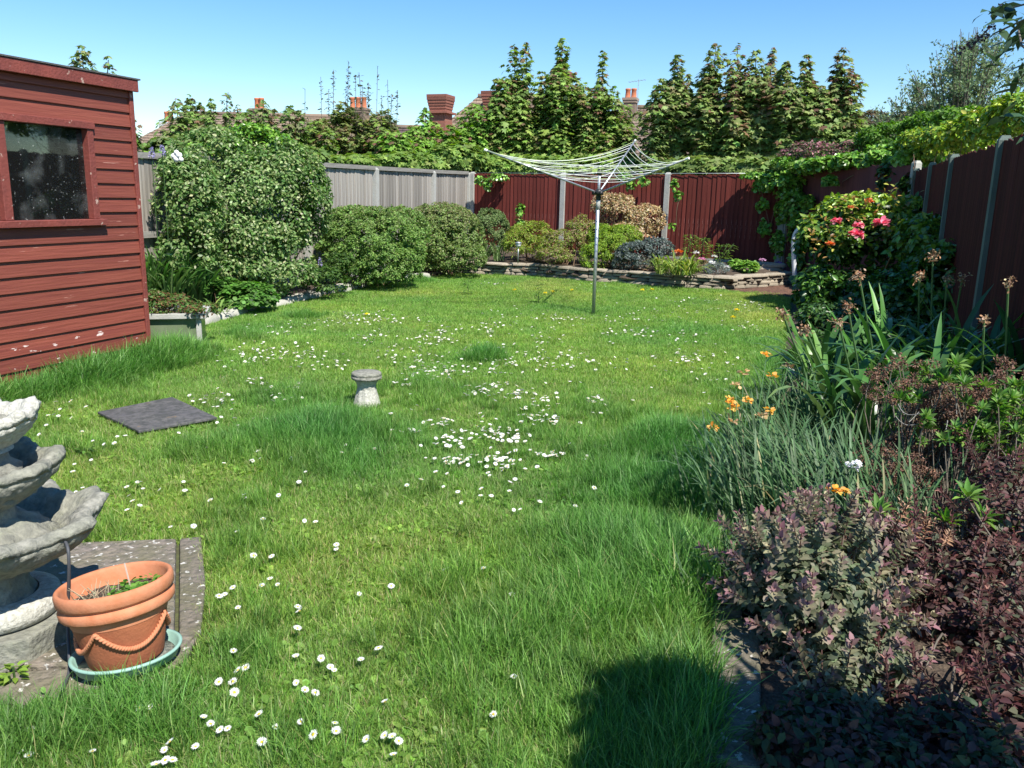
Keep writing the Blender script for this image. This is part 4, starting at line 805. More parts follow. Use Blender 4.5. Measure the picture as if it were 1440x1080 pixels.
ivy('long bank of bright ivy along the top of the corner fence', [(1160, 232, 15.6, 34, 9, .3), (1205, 228, 15.3, 34, 12, .4), (1135, 236, 16.2, 26, 10, .3), (1245, 222, 15.0, 30, 18, .4), (1168, 255, 15.4, 8, 8, .08), (1290, 215, 14.2, 32, 24, .5), (1110, 230, 16.8, 24, 8, .3)], 11000, seed=47)
ivy('dark green ivy hanging into the right corner behind the camellia', [(1262, 250, 14.4, 26, 22, .3), (1286, 262, 13.8, 18, 22, .25)], 3000, seed=48, pal=[(.03, .07, .015), (.05, .11, .02)], w=(1, 1))
shrub('pink_honeysuckle', 'pink-flowered shrub showing over the ivy behind the corner fence', 'shrub', [bpx(1150, 214, 16.8, 48, 13, .5), bpx(1118, 222, 17.2, 26, 8, .4), bpx(1200, 212, 16.6, 22, 14, .4)], 6500, .055, T_LEAF, [(.05, .085, .03), (.09, .13, .04), (.38, .15, .19), (.52, .26, .30)], (2, 2, .5, .35), 49, base=.2, ztint=(2.4, 2.95, (.50, .20, .26), .38))
YG = [(.22, .36, .03), (.34, .44, .05), (.11, .22, .03), (.42, .42, .08)]
shrub('yellow_green_shrub', 'bright yellow-green shrub spilling over the top of the right fence', 'shrub', [bpx(1345, 195, 12.6, 50, 22, .6), bpx(1385, 180, 11.4, 44, 26, .6), bpx(1300, 205, 14.0, 34, 22, .5), bpx(1430, 165, 10.4, 40, 30, .6)], 12000, .075, T_LEAF, YG, (2, 1.4, 2, .7), 50, m='gloss_leaf', clumps=34, crad=.28)
shrub('green_shrub', 'fresh green leafy shrub behind the ivy at the right corner', 'shrub', [bpx(1255, 195, 16.2, 44, 24, .6), bpx(1305, 182, 15.6, 36, 22, .5), bpx(1220, 205, 16.6, 30, 18, .5), bpx(1350, 172, 14.6, 44, 20, .5)], 13000, .06, T_LEAF, [(.10, .22, .03), (.16, .30, .045), (.06, .12, .02)], (2, 2, 1.2), 51, clumps=40, crad=.24)
shrub('brown_green_shrub', 'brownish domed shrub far behind the right corner under the airy tree', 'shrub', [bpx(1215, 182, 24, 40, 24, 1.2), bpx(1295, 178, 25, 50, 28, 1.2), bpx(1260, 190, 24, 40, 20, 1.0), bpx(1370, 172, 25, 50, 24, 1.2)], 11000, .10, T_LEAF, [(.10, .10, .045), (.14, .14, .06), (.15, .09, .06), (.06, .08, .03)], (2, 2, 1, 1), 52, clumps=60, crad=.2)

# ---- right border: camellia / rhododendron
cm = [bpx(1245, 345, 12.6, 98, 50, 1.0), bpx(1215, 300, 12.8, 60, 26, .7), bpx(1285, 305, 12.6, 42, 30, .6), bpx(1165, 340, 12.9, 42, 42, .6), bpx(1235, 425, 11.8, 100, 44, .9), bpx(1320, 370, 12.0, 50, 46, .6), bpx(1150, 410, 12.3, 32, 36, .5), bpx(1335, 335, 12.1, 40, 40, .5), bpx(1300, 345, 10.2, 42, 40, .45), bpx(1335, 400, 8.9, 48, 55, .4), bpx(1290, 420, 9.6, 60, 50, .5)]
cam_ = shrub('camellia', 'large glossy shrub with pink blooms and bronzed new leaves before the right fence', 'shrub', cm, 26000, .095, T_LEAF, [(.05, .13, .02), (.09, .21, .03), (.028, .07, .014)], (2, 1.6, 1.4), 53, m='gloss_leaf', clumps=44, crad=.24, nst=30, sr=.02, ztint=(.95, 1.6, (.26, .38, .05), .8))
r = rng(60)
for i, (px, py, d, s) in enumerate(((1176, 313, 11.9, .085), (1208, 318, 11.7, .075), (1204, 331, 11.6, .10), (1240, 316, 11.7, .115), (1167, 344, 11.9, .07), (1222, 284, 12.1, .07), (1196, 292, 12.1, .05), (1247, 292, 12.2, .05))):
    c = [[(.85, .16, .24), (.80, .30, .38)], [(.80, .22, .12), (.70, .30, .14)]][i in (4, 5, 6)]
    s *= .78; flower_head('bloom', cam_, D(px, py, d)-np.array(cam_.location), s, c if i < 7 else [(.8, .8, .7)], 340+i, 60, flat=.9, s=s*.8)
n = 200; P = np.concatenate([D(px, py, d)+r.normal(size=(n//10, 3))*.12 for px, py, d in ((1150, 320, 12.0), (1190, 300, 12.1), (1230, 290, 12.1), (1270, 290, 12.0), (1160, 345, 11.8), (1200, 285, 12.3), (1215, 310, 11.8), (1300, 300, 11.9), (1250, 275, 12.2), (1140, 335, 12.2))])
V, F, C = leaf_arrays(P-np.array(cam_.location), unit(r.normal(size=P.shape)*.5+(0, 0, 1)), rdirs(len(P), r), .075, T_LEAF, palette([(.34, .20, .06), (.30, .17, .05), (.36, .38, .07)], (1, 1, 1.5), len(P), r)); link('young_leaves', np_mesh('young_leaves', V, F, M['gloss_leaf'], C), cam_)
shrub('low_shrub', 'low dark leafy plant in the shade at the foot of the camellia', 'plant', [bpx(1165, 455, 10.3, 45, 26, .5), bpx(1225, 470, 9.6, 50, 26, .5), bpx(1300, 450, 9.4, 60, 40, .5), bpx(1370, 460, 8.6, 50, 40, .4)], 8000, .07, T_LEAF, [(.03, .075, .018), (.06, .13, .03), (.10, .19, .04)], (2, 1.5, .6), 54, m='gloss_leaf')
# bent pipe by the ivy post
pp_ = [D(1119, 402, 15.9), D(1117, 375, 15.9), D(1116, 345, 15.9), D(1118, 330, 15.9), D(1124, 322, 15.85), D(1134, 317, 15.8)]
pp_[0][2] = .0
mb = MB(); mb.tube(smooth(pp_), .045, 10); tag(mb.obj('grey_pipe', M['lead'], None, True), 'grey bent pipe standing beside the ivy-clad post', 'pipe')

# ---- right foreground: strap-leaved clumps with spent heads
GR = [(.06, .15, .035), (.11, .23, .055), (.035, .09, .022), (.17, .30, .10)]
clumps_ = [('strap-leaved clump with arching green leaves nearest the daffodils', [(1180, 640), (1225, 650), (1165, 600), (1150, 575)], 95), ('tallest strap-leaved clump with several brown spent flower heads', [(1270, 610), (1300, 600), (1290, 640), (1235, 590), (1330, 590)], 150), ('strap-leaved clump against the shaded right fence at the picture edge', [(1410, 600), (1440, 640), (1385, 590), (1360, 600), (1330, 610)], 110)]
ck = []
for i, (lb, bs, n) in enumerate(clumps_):
    P = [G(x, y, .05) for x, y in bs]; t = thing('agapanthus', lb, 'plant', (P[0][0], P[0][1], .05), group='strap-leaved clumps in the right border'); ck.append(t)
    strap_objs(t, P, int(n*1.25), .98 if i != 0 else .85, .038, GR, (2, 2, 1.5, .7), 400+i*20, tilt=.5)
heads = [(1, 1208, 388, 5.3, 1250, 520), (1, 1132, 462, 5.0, 1190, 590), (1, 1100, 440, 5.1, 1160, 560), (1, 1192, 430, 5.1, 1225, 540), (1, 1293, 390, 6.0, 1288, 560), (1, 1312, 362, 6.0, 1305, 560), (1, 1332, 392, 6.0, 1318, 560), (1, 1353, 393, 6.1, 1325, 560), (2, 1384, 450, 5.2, 1382, 560), (2, 1418, 398, 5.2, 1414, 560), (1, 1180, 455, 5.0, 1215, 560)]
for i, (ci, px, py, d, bx, by) in enumerate(heads):
    t = ck[ci]; o = np.array(t.location); a = D(bx, by, d+.25)-o; a[2] = 0; b = D(px, py, d)-o; r = rng(500+i)
    mid = (a+b)/2+np.array((.0, 0, .08)); st_ = np.array([a, a*.5+mid*.5, mid, mid*.45+b*.55, b]); mb = MB(); mb.c = (.13, .23, .09); mb.tube(smooth(st_, 3), .007, 6); so_ = mb.obj('flower_stem', M['leaf'], t, True)
    n = 46; P = b+r.normal(size=(n, 3))*(.020, .020, .020); mb = MB()
    for p in P[:22]:
        mb.c = palette([(.30, .19, .11), (.20, .11, .06), (.42, .32, .22)], (1, 1, 1), 1, r)[0]; mb.tube([b, b*.4+p*.6+(0, 0, .006), p], (.0018, .0015, .001), 4, False)
    V, F, C = leaf_arrays(P, rdirs(n, r), rdirs(n, r), .022, T_LEAF, palette([(.34, .20, .11), (.22, .11, .06), (.48, .36, .24)], (1, 1, .7), n, r))
    mb.c = (.3, .2, .12); h = mb.obj('spent_head', M['dry'], t); link('dry_petals', np_mesh('dry_petals', V, F, M['dry'], C), h)

# narcissus with fine blue-green leaves
NB = [(.055, .12, .045), (.085, .17, .065), (.14, .22, .11), (.04, .085, .03), (.28, .26, .14)]
def narc(label, region, n, seed, lean, L=.50, flowers=(), w=.0085):
    t = thing('narcissus_clump', label, 'plant', tuple(G(*region[0], .05)), group='narcissus clumps along the kerb'); strap_mesh('foliage', t, [G(x, y, .05) for x, y in region], n, L, w, NB, (2, 2, 1.2, 1, .25), seed, droop=(.2, 1.5), tilt=.6, lean=lean, spread=.09)
    for i, (px, py, d, c) in enumerate(flowers):
        o = np.array(t.location); b = D(px, py, d)-o; a = b*.25; a[2] = 0; mb = MB(); mb.c = (.10, .2, .08); mb.tube([a, (a+b)/2+(0, 0, .05), b], .0028, 5, False); mb.obj('flower_stem', M['leaf'], t)
        flower_head('bloom', t, b, .024 if c != 'w' else .03, {'o': [(.80, .34, .05), (.75, .45, .12)], 'w': [(.8, .78, .75), (.85, .85, .85)], 'b': [(.45, .30, .16), (.6, .42, .22)]}[c], seed+i, 16, flat=1, s=.024)
    return t
narc('dense drift of thin blue-green daffodil leaves with faded orange blooms at the lawn edge', [(1040, 745), (1090, 735), (1080, 700), (1130, 690), (1150, 720), (1060, 690), (1110, 760), (1080, 655), (1105, 630), (1125, 605), (1140, 640)], 980, 600, math.radians(150),
     flowers=[(1026, 563, 4.5, 'o'), (1031, 575, 4.5, 'o'), (1050, 565, 4.5, 'o'), (1029, 568, 4.55, 'o'), (1072, 586, 4.4, 'b'), (1082, 578, 4.5, 'o'), (1085, 530, 4.8, 'o'), (1078, 500, 4.9, 'o'), (1108, 516, 5.0, 'b'), (1035, 543, 4.6, 'b'), (1003, 602, 4.3, 'o'), (1030, 594, 4.3, 'b'), (1045, 525, 4.8, 'b')])
narc('daffodil leaves with one white and two orange blooms behind the purple shrub', [(1180, 770), (1220, 760), (1200, 730), (1250, 740), (1270, 770), (1160, 740)], 380, 620, math.radians(120), flowers=[(1200, 656, 3.7, 'w'), (1172, 691, 3.5, 'o'), (1188, 694, 3.5, 'o'), (1197, 660, 3.72, 'w')])
narc('small tuft of thin pale leaves lying over the kerb', [(1020, 850), (1030, 830)], 60, 640, math.radians(200), L=.28)
# grassy tuft spilling over kerb is part of the lawn

# rosette plant with dried brown heads
def rosette_data(seed, n=16, L=.055, cols=((.10, .22, .04), (.17, .30, .06), (.06, .13, .025))):
    r = rng(seed); a = np.arange(n)*2.4; e = np.linspace(1.1, .15, n); U = np.stack([np.cos(a)*np.cos(e), np.sin(a)*np.cos(e), np.sin(e)], 1)
    N = np.stack([-np.cos(a)*np.sin(e), -np.sin(a)*np.sin(e), np.cos(e)], 1); P = U*.008; V, F, C = leaf_arrays(P, N, U, L*r.uniform(.8, 1.1, n), T_LEAF, palette(cols, [1]*len(cols), n, r), .6)
    return np_mesh('rosette', V, F, M['leaf'], C)
sdm = thing('sedum_clump', 'tangled patch of brown dried flower heads with green leaf rosettes beside the right fence', 'plant', tuple(G(1340, 760, .05)))
o = np.array(sdm.location); r = rng(70); ros = [rosette_data(700+i) for i in range(5)]
def head_data(seed):
    r = rng(seed); n = 90; d = rdirs(n, r); P = d*(.042, .042, .028)*r.uniform(.5, 1, (n, 1)); V, F, C = leaf_arrays(P, rdirs(n, r), rdirs(n, r), .014, T_DIA, palette([(.19, .105, .075), (.12, .065, .045), (.28, .18, .12)], (2, 2, .8), n, r)); return np_mesh('dried_head', V, F, M['dry'], C)
hd = [head_data(720+i) for i in range(5)]
def ell(px, py, d, rx, ry, rd, n, r):
    c, rad = bpx(px, py, d, rx, ry, rd); dd_ = rdirs(n, r); dd_[:, 2] = abs(dd_[:, 2]); dd_[:, 1] = -abs(dd_[:, 1])*.9; return c+dd_*rad*r.uniform(.75, 1.03, (n, 1)), dd_
S_, E_ = [], []
for (px, py, d, rx, ry, rd, n) in ((1330, 640, 4.2, 85, 105, .35, 130), (1400, 600, 4.4, 60, 90, .3, 75), (1270, 560, 4.6, 60, 60, .3, 40), (1250, 680, 4.0, 60, 60, .25, 45)):
    P, dd_ = ell(px, py, d, rx, ry, rd, n, r)
    for p in P: link('dried_head', hd[r.integers(5)], sdm, p-o, r.uniform(-.6, .6, 3), r.uniform(.7, 1.35)); S_.append((p[0]*.5+o[0]*.5, p[1]*.5+o[1]*.5, .05)); E_.append(p)
for (px, py, d, rx, ry, rd, n) in ((1340, 620, 4.1, 90, 110, .35, 42), (1410, 640, 4.1, 60, 110, .35, 36), (1300, 560, 4.6, 60, 60, .3, 16)):
    P, dd_ = ell(px, py, d, rx, ry, rd, n, r)
    for p in P: link('rosette', ros[r.integers(5)], sdm, p-o, (r.normal()*.5, r.normal()*.5, r.uniform(0, 6)), r.uniform(.7, 1.2)); S_.append((p[0]*.5+o[0]*.5, p[1]*.5+o[1]*.5, .05)); E_.append(p)
stems('stem', sdm, S_, E_, .004, .0025, 'bark', bend=.2, seed=3, k=4)
r = rng(71); A_ = [D(x, y, 4.0) for x, y in r.uniform((1220, 560), (1430, 740), (26, 2))]; stems('dry_twig', sdm, A_, [a+rdirs(1, r)[0]*(.13, .13, .05) for a in A_], .003, .002, 'terracotta_old' if 0 else 'grey_rail', bend=.3, seed=4, k=4)

# hebes in the near right corner, built from leafy shoots
def shoot_data(seed, cols, tipc, L=.13, leaf=.027, pairs=10, width=1.0, tmpl=T_LEAF):
    r = rng(seed); P, N, U, C, S = [], [], [], [], []
    for i in range(pairs):
        z = L*(i+.5)/pairs; e = .35+.75*(i/pairs)**2
        for s in (0, 1):
            a = (i % 2)*math.pi/2+s*math.pi+r.normal()*.15; U.append((math.cos(a)*math.cos(e), math.sin(a)*math.cos(e), math.sin(e))); N.append((-math.cos(a)*math.sin(e), -math.sin(a)*math.sin(e), math.cos(e)))
            P.append((0, 0, z)); t = (i/pairs)**2.2; c = np.array(cols[r.integers(len(cols))])*(1-t)+np.array(tipc[r.integers(len(tipc))])*t; C.append(c*(1+.15*r.normal())); S.append(leaf*(1-.35*(i/pairs)**3)*r.uniform(.85, 1.1))
    V, F, C = leaf_arrays(np.array(P), np.array(N), np.array(U), np.array(S), tmpl, np.clip(np.array(C), .003, .9), width)
    me = MB(); me.tube([(0, 0, -.08), (0, 0, L)], .0022, 4, False); tv = me.V[0]; tf = np.array([f for f in me.F]); tri = np.concatenate([tf[:, :3], tf[:, [0, 2, 3]]])
    return np_mesh('shoot', np.concatenate([V, tv]), np.concatenate([F, tri+len(V)]), M['leaf'], np.concatenate([C, np.full((len(tv), 3), (.12, .06, .05))]))
def hebe(label, blobs, n, seed, cols, tipc, **kw):
    r = rng(seed); c = blobs[0][0]; t = thing('hebe', label, 'shrub', (c[0], c[1], .04)); o = np.array(t.location); var = [shoot_data(seed+i, cols, tipc, **kw) for i in range(8)]; S, E = [], []
    vol = np.array([np.prod(b[1])**(2/3) for b in blobs]); ns = (n*vol/vol.sum()).astype(int)
    for (cc, rad), k in zip(blobs, ns):
        d = rdirs(k*2, r); d = d[d[:, 2] > -.45][:k]
        for q in d:
            p = cc+q*rad*r.uniform(.74, 1.04); up = Vector(q*(1, 1, .6)+np.array((0, 0, .65))+.25*r.normal(size=3)); qu = up.to_track_quat('Z', 'Y').to_euler()
            if p[2] < .06: continue
            link('shoot', var[r.integers(8)], t, p-o, (qu.x, qu.y, qu.z), r.uniform(.75, 1.15)); S.append((o[0]*.7+p[0]*.3, o[1]*.7+p[1]*.3, .04)); E.append(p)
    stems('stem', t, S[::3], E[::3], .006, .0025, 'bark', bend=.12, seed=seed, k=4)
    foliage('inner_foliage', t, [(b[0], b[1]*.86) for b in blobs], 9000, .034, T_LEAF, cols, [1]*len(cols), seed+50, clumps=30); return t
hebe('purple-tipped grey-green leafy shrub at the near right corner beside the kerb', [bpx(1145, 850, 2.85, 112, 115, .34), bpx(1100, 810, 3.05, 78, 80, .27), bpx(1190, 945, 2.6, 85, 90, .26), bpx(1160, 790, 3.25, 80, 60, .25), bpx(1180, 1005, 2.35, 75, 50, .22)], 298, 800, [(.15, .19, .105), (.23, .23, .15), (.11, .13, .075)], [(.32, .13, .17), (.40, .20, .23), (.50, .42, .25)], leaf=.040, width=1.1, L=.15)
hebe('dark burgundy-leaved shrub filling the near right corner', [bpx(1345, 880, 2.95, 110, 130, .34), bpx(1290, 800, 3.15, 80, 70, .26), bpx(1410, 780, 3.2, 70, 80, .28), bpx(1300, 980, 2.75, 80, 70, .25), bpx(1400, 960, 2.6, 90, 100, .28), bpx(1410, 700, 3.5, 60, 60, .25), bpx(1290, 1040, 2.25, 95, 70, .22), bpx(1410, 1040, 2.2, 90, 80, .24)], 300, 820, [(.085, .035, .033), (.12, .055, .05), (.06, .035, .03), (.12, .13, .08)], [(.22, .07, .08), (.17, .07, .07), (.34, .17, .13)], leaf=.038, width=.7, L=.14)
b = D(1345, 770, 3.1); t = thing('dead_fern', 'straw-coloured dead leafy stems among the burgundy shrub', 'plant', (b[0], b[1], .05)); o = np.array(t.location); r = rng(81)
for i, (x, y) in enumerate(((1280, 745), (1300, 760), (1340, 790), (1355, 820), (1275, 760), (1262, 735), (1400, 850), (1290, 905), (1330, 765))):
    sd_ = shoot_data(840+i, [(.42, .25, .15), (.34, .17, .10)], [(.55, .38, .25)], leaf=.028, width=.5); link('dead_shoot', sd_, t, D(x, y, 2.95)-o, r.uniform(-.7, .7, 3), 1.0)
b = G(1520, 900, .05); t = thing('rosette_plant', 'fresh green leaf rosettes at the right picture edge above the burgundy shrub', 'plant', (b[0], b[1], .05)); o = np.array(t.location)
for i, (x, y) in enumerate(((1425, 790), (1438, 760), (1400, 745), (1380, 730), (1432, 830), (1330, 735), (1360, 700), (1235, 720))):
    link('rosette', ros[i % 5], t, D(x, y, 3.15)-o, (r.normal()*.4, r.normal()*.4, r.uniform(0, 6)), 1.25); 
stems('stem', t, [(b[0], b[1], .05)]*8, [D(x, y, 3.15) for x, y in ((1425, 790), (1438, 760), (1400, 745), (1380, 730), (1432, 830), (1330, 735), (1360, 700), (1235, 720))], .005, .003, 'bark', seed=5)

# tall buddleia just beyond the right edge of the picture, arching in at the top right
bu = thing('buddleia', 'tall dark arching shrub with long leaves and spent spikes at the top right', 'shrub', (.95, 1.45, 0)); o = np.array(bu.location)
ends = [D(1432, 40, 3.1), D(1412, 14, 3.3), D(1436, 110, 3.0), D(1444, 150, 2.9), D(1438, 60, 3.1), D(1444, 20, 2.9), D(1444, 75, 3.0), D(1396, 48, 3.4)]
stems('stem', bu, [(.95, 1.45, 0)]*6, [(.75, 1.7, 1.9), (.8, 2.2, 2.0), (.6, 1.5, 2.2), (1.2, 1.9, 2.1), (.9, 1.2, 2.4), (.75, 2.4, 2.1)], .022, .010, 'bark', seed=7)
stems('branch', bu, [(.8, 2.2, 2.0), (.75, 2.4, 2.1)]*4, ends, .007, .003, 'bark', bend=.12, seed=8)
V, F = leaf_arrays(np.zeros((1, 3)), np.array([(0, 0, 1.)]), np.array([(1., 0, 0)]), 1.0, T_NARROW, np.ones((1, 3)), 1.3)[:2]
lv = [np_mesh('leaf', V, F, M['gloss_leaf'], palette([(.035, .075, .03), (.05, .10, .04)], (1, 1), 1, rng(i)).repeat(len(V), 0)) for i in range(4)]
r = rng(90)
for e in ends:
    for k in range(11):
        q = e+r.normal(size=3)*(.035, .05, .04); link('leaf', lv[r.integers(4)], bu, q-o, (r.uniform(-.7, .7), r.uniform(-.2, .9), r.uniform(0, 6.28)), r.uniform(.06, .105))
for px, py, dx, dz in ((1408, 5, -.03, -.09), (1384, 50, -.08, -.05)):
    p = D(px, py, 3.35)-o; n = 90; t_ = r.random(n)[:, None]; P = p+t_*np.array((dx, 0, dz))*1.4+r.normal(size=(n, 3))*.008; V, F, C = leaf_arrays(P, rdirs(n, r), rdirs(n, r), .014, T_DIA, palette([(.05, .04, .08), (.08, .05, .05)], (1, 1), n, r)); link('spent_spike', np_mesh('spent_spike', V, F, M['dry'], C), bu)
foliage('crown', bu, [(np.array((.98, 1.28, 1.92)), np.array((.32, .30, .36))), (np.array((1.15, 1.2, 1.4)), np.array((.36, .28, .34))), (np.array((1.45, 1.25, 2.1)), np.array((.45, .35, .4))), (np.array((1.3, 1.0, 1.9)), np.array((.5, .35, .5)))], 14000, .13, T_NARROW, [(.035, .075, .03), (.05, .10, .04)], (1, 1), 91, m='gloss_leaf')

# ================================================================ TREES BEYOND THE FENCES
SY = [(.18, .29, .055), (.25, .36, .08), (.11, .19, .04), (.26, .28, .10)]
def maple(label, px, top, d, cols, seed, n=1400, leaf=.165, zlow=1.0, pal=SY, w=(2, 2, 1.4, .8), red=.14, group='maple trees in a row beyond the red fence'):
    """cols: list of (px offset, top y, radius m) leafy columns carried by one tree"""
    b = D(px, 300, d); t = thing('maple_tree', label, 'tree', (b[0], b[1], 0), group=group); o = np.array(t.location); r = rng(seed); L = []; S, E = [], []; g_ = group == 'young maples beyond the grey fence'; n = int(n*(1.5 if g_ else 3.2)); tp = min(c[1] for c in cols)
    if not g_: cols = cols+[(r.uniform(-20, 20), min(tp+r.uniform(28, 80), 185), r.uniform(.24, .36)) for _ in range(6)]
    tot = sum(c[2]*max(.5, 260-c[1]) for c in cols)
    for (dx, ty, R) in cols:
        R = R*(1.15 if group == 'young maples beyond the grey fence' else 1.0)
        e = D(px+dx, ty, d+r.normal()*.25); k = int(n*R*max(.5, 260-ty)/tot); H = e[2]
        base = e.copy(); base[2] = 0; base[:2] = base[:2]*.75+b[:2]*.25; S.append((b[0]+.1*r.normal(), b[1]+.1*r.normal(), 0)); E.append(e-(0, 0, .05))
        u = r.random(k)**.85; z = zlow+(H-zlow)*u; z = np.round(z/.15)*.15+.035*r.normal(size=k); z = np.minimum(z, H+.02)
        s = np.clip((H-z)/(H-zlow), 0, 1); prof = R*np.clip(s*16+.2, 0, 1)*np.clip(1.0+.9*s, 0, 1.25)*(.75+.3*np.sin(z*4.1+seed)); az = r.uniform(0, 6.28, k); prof = prof*(1+.38*np.sin(z*5.3+2*az+seed)*np.sin(z*2.1+az+seed*.7)); q = prof*np.sqrt(r.uniform(.12, 1, k))
        ctr = base[:2]*(1-((z-0)/H))[:, None]+e[:2]*((z)/H)[:, None]; out = np.stack([np.cos(az), np.sin(az), 0*az], 1)
        P = np.concatenate([ctr, z[:, None]], 1)+out*q[:, None]; U = unit(out+(0, 0, -.45)+.3*r.normal(size=(k, 3))); N = unit(out*.55+(0, 0, 1.0)+.28*r.normal(size=(k, 3)))
        C = palette(pal, w, k, r, .2); tip = (r.random((k, 1)) < red*np.clip(1.25-s*3, 0, 1)[:, None]); C = np.where(tip, palette([(.20, .13, .07), (.17, .09, .06)], (1, 1), k, r), C)
        L.append(leaf_arrays(P-o, N, U, leaf*r.uniform(.45, 1.2, k)*np.clip(.7+s*1.5, 0, 1), T_MAPLE, C))
    V, F, C = join(L); link('crown', np_mesh('crown', V, F, M['leaf'], C), t); stems('trunk', t, S, E, .035, .008, 'bark', bend=.03, seed=seed); return t
GM = [(.17, .31, .045), (.24, .41, .07), (.11, .20, .035)]
d1 = 22.8
maple('short bright green maple rising beside the broad brick chimney', 598, 152, 22.5, [(0, 152, .26), (-18, 178, .3), (14, 172, .28)], 1001, 1300, pal=GM, w=(2, 2, 1))
maple('low bright green maple clump left of the broad brick chimney', 562, 205, 21.5, [(0, 196, .45), (-14, 210, .4), (18, 208, .35)], 1002, 1300, pal=GM, w=(2, 2, 1))
maple('low bright green maple right of the broad brick chimney', 634, 175, 22.5, [(0, 176, .35), (-15, 190, .3), (16, 188, .3)], 1003, 1400, pal=GM, w=(2, 2, 1))
maple('leafy green maple with a rounded stepped top, left end of the dense group', 668, 146, 22.8, [(0, 146, .42), (-16, 170, .35), (12, 158, .35)], 1004, 1700, pal=GM, w=(2, 2, 1))
maple('maple with a small pointed tuft in front of the left red chimney', 699, 112, d1, [(2, 110, .30), (14, 140, .4), (-8, 150, .35)], 1005, 1800)
maple('maple with two tall twin leafy spires standing close together', 731, 62, d1, [(-8, 62, .17), (8, 60, .18), (2, 115, .5), (-6, 140, .45)], 1006, 2300)
maple('maple with a blunt top between the twin spires and the tallest spire', 763, 102, d1, [(0, 102, .34), (6, 130, .5)], 1007, 1800)
maple('maple with the tallest single spire, right in front of the red corbelled chimney', 791, 54, d1, [(0, 54, .26), (-4, 110, .45), (12, 120, .42), (22, 118, .25)], 1008, 2300)
maple('maple with one thin crooked shoot ending in a tuft', 838, 70, 22.3, [(10, 72, .13), (0, 128, .4), (-14, 135, .42), (26, 122, .15), (4, 118, .13)], 1009, 1900)
maple('low rounded maple at the right end of the left group, by the single chimney', 866, 140, 22.0, [(0, 140, .40), (14, 165, .35), (-14, 160, .4), (10, 175, .4)], 1010, 1700)
RT = [(.18, .27, .07), (.25, .33, .10), (.11, .17, .045), (.25, .25, .11)]
maple('broad maple with a blunt spire at the left end of the right group', 948, 78, 20.8, [(6, 78, .22), (-12, 115, .4), (20, 105, .25), (-30, 150, .4), (0, 130, .5)], 1011, 2600, pal=RT)
maple('dark narrow maple with a tall ragged spire right of the blunt one', 996, 62, 20.6, [(11, 62, .20), (0, 92, .3), (-8, 130, .42)], 1012, 2000, pal=RT)
maple('maple with a thin purplish spire in the middle of the right group', 1036, 62, 20.4, [(1, 62, .15), (-6, 95, .28), (4, 120, .45)], 1013, 1900, pal=RT, red=.45)
maple('full leafy maple with a wide rounded spire top', 1064, 72, 20.2, [(0, 72, .26), (-6, 105, .36), (8, 110, .36)], 1014, 2100, pal=RT)
maple('slim reddish-tipped maple spire behind the full leafy one', 1087, 68, 20.6, [(0, 68, .14), (2, 110, .35)], 1015, 1500, pal=RT, red=.45)
maple('bushy maple with a flat leafy top at the centre right of the row', 1106, 86, 20.0, [(0, 86, .26), (-8, 100, .3), (6, 118, .4)], 1016, 2000, pal=RT)
maple('conical maple spire second from the right end', 1134, 78, 19.8, [(0, 78, .22), (4, 105, .32), (0, 140, .42)], 1017, 1900, pal=RT)
maple('low bushy maple filling between the last two spires', 1158, 122, 19.7, [(0, 122, .38), (12, 140, .38)], 1018, 1600, pal=RT)
maple('last maple with a tall open double spire at the right end of the row', 1190, 66, 19.6, [(-3, 66, .17), (8, 98, .13), (-12, 82, .12), (0, 150, .34)], 1019, 1700, pal=RT, red=.3)
DK = [(.14, .23, .055), (.19, .29, .075), (.22, .24, .10)]
g2 = 'young maples beyond the grey fence'
maple('slim leafy sapling with a rounded head nearest the left chimney', 267, 134, 20, [(0, 134, .16), (-18, 140, .2), (-6, 160, .4)], 1020, 1100, pal=DK, w=(2, 2, 1), leaf=.15, group=g2)
maple('pair of slim column saplings above the privet top', 290, 145, 20, [(-8, 145, .16), (7, 140, .14), (0, 170, .4)], 1021, 1100, pal=DK, w=(2, 2, 1), leaf=.15, group=g2)
maple('sparse sapling with a tall airy tip left of the middle chimney', 320, 130, 20.5, [(-1, 130, .13), (14, 148, .12), (0, 172, .4)], 1022, 900, pal=DK, w=(2, 2, 1), leaf=.11, group=g2)
maple('bushy sapling in front of the middle chimney', 364, 148, 20.5, [(-6, 150, .25), (6, 142, .15), (20, 155, .18), (-22, 158, .2), (0, 175, .5)], 1023, 1300, pal=DK, w=(2, 2, 1), leaf=.15, group=g2)
maple('stout leafy green column directly left of the broad brick chimney', 583, 180, 21.8, [(0, 180, .3), (-12, 196, .3), (10, 192, .25)], 1061, 900, pal=GM, w=(2, 2, 1), group=g2)
maple('leafy column rising before the dark purple roof', 536, 168, 21.6, [(0, 168, .22), (-12, 190, .3), (12, 186, .25)], 1062, 900, pal=SY, group=g2)
maple('leafy column in front of the tan roof between the two chimneys', 446, 172, 21.4, [(0, 172, .22), (-14, 190, .3), (14, 182, .22)], 1063, 900, pal=SY, group=g2)
maple('twin slim columns right of the middle chimney', 412, 150, 21, [(-6, 150, .17), (10, 156, .15), (2, 178, .5)], 1024, 1200, pal=DK, w=(2, 2, 1), leaf=.15, group=g2)
maple('low green sapling beside the shed roof', 186, 150, 17, [(0, 170, .2), (-5, 180, .25)], 1025, 500, pal=GM, w=(2, 2, 1), leaf=.12, group=g2)
maple('tree top with a tall tuft and a smaller one showing above the shed roof', 125, 66, 16, [(-10, 66, .22), (27, 80, .12), (-22, 78, .12), (5, 90, .2), (-4, 96, .3)], 1026, 1200, pal=DK, w=(2, 2, 1), leaf=.13, group=g2)
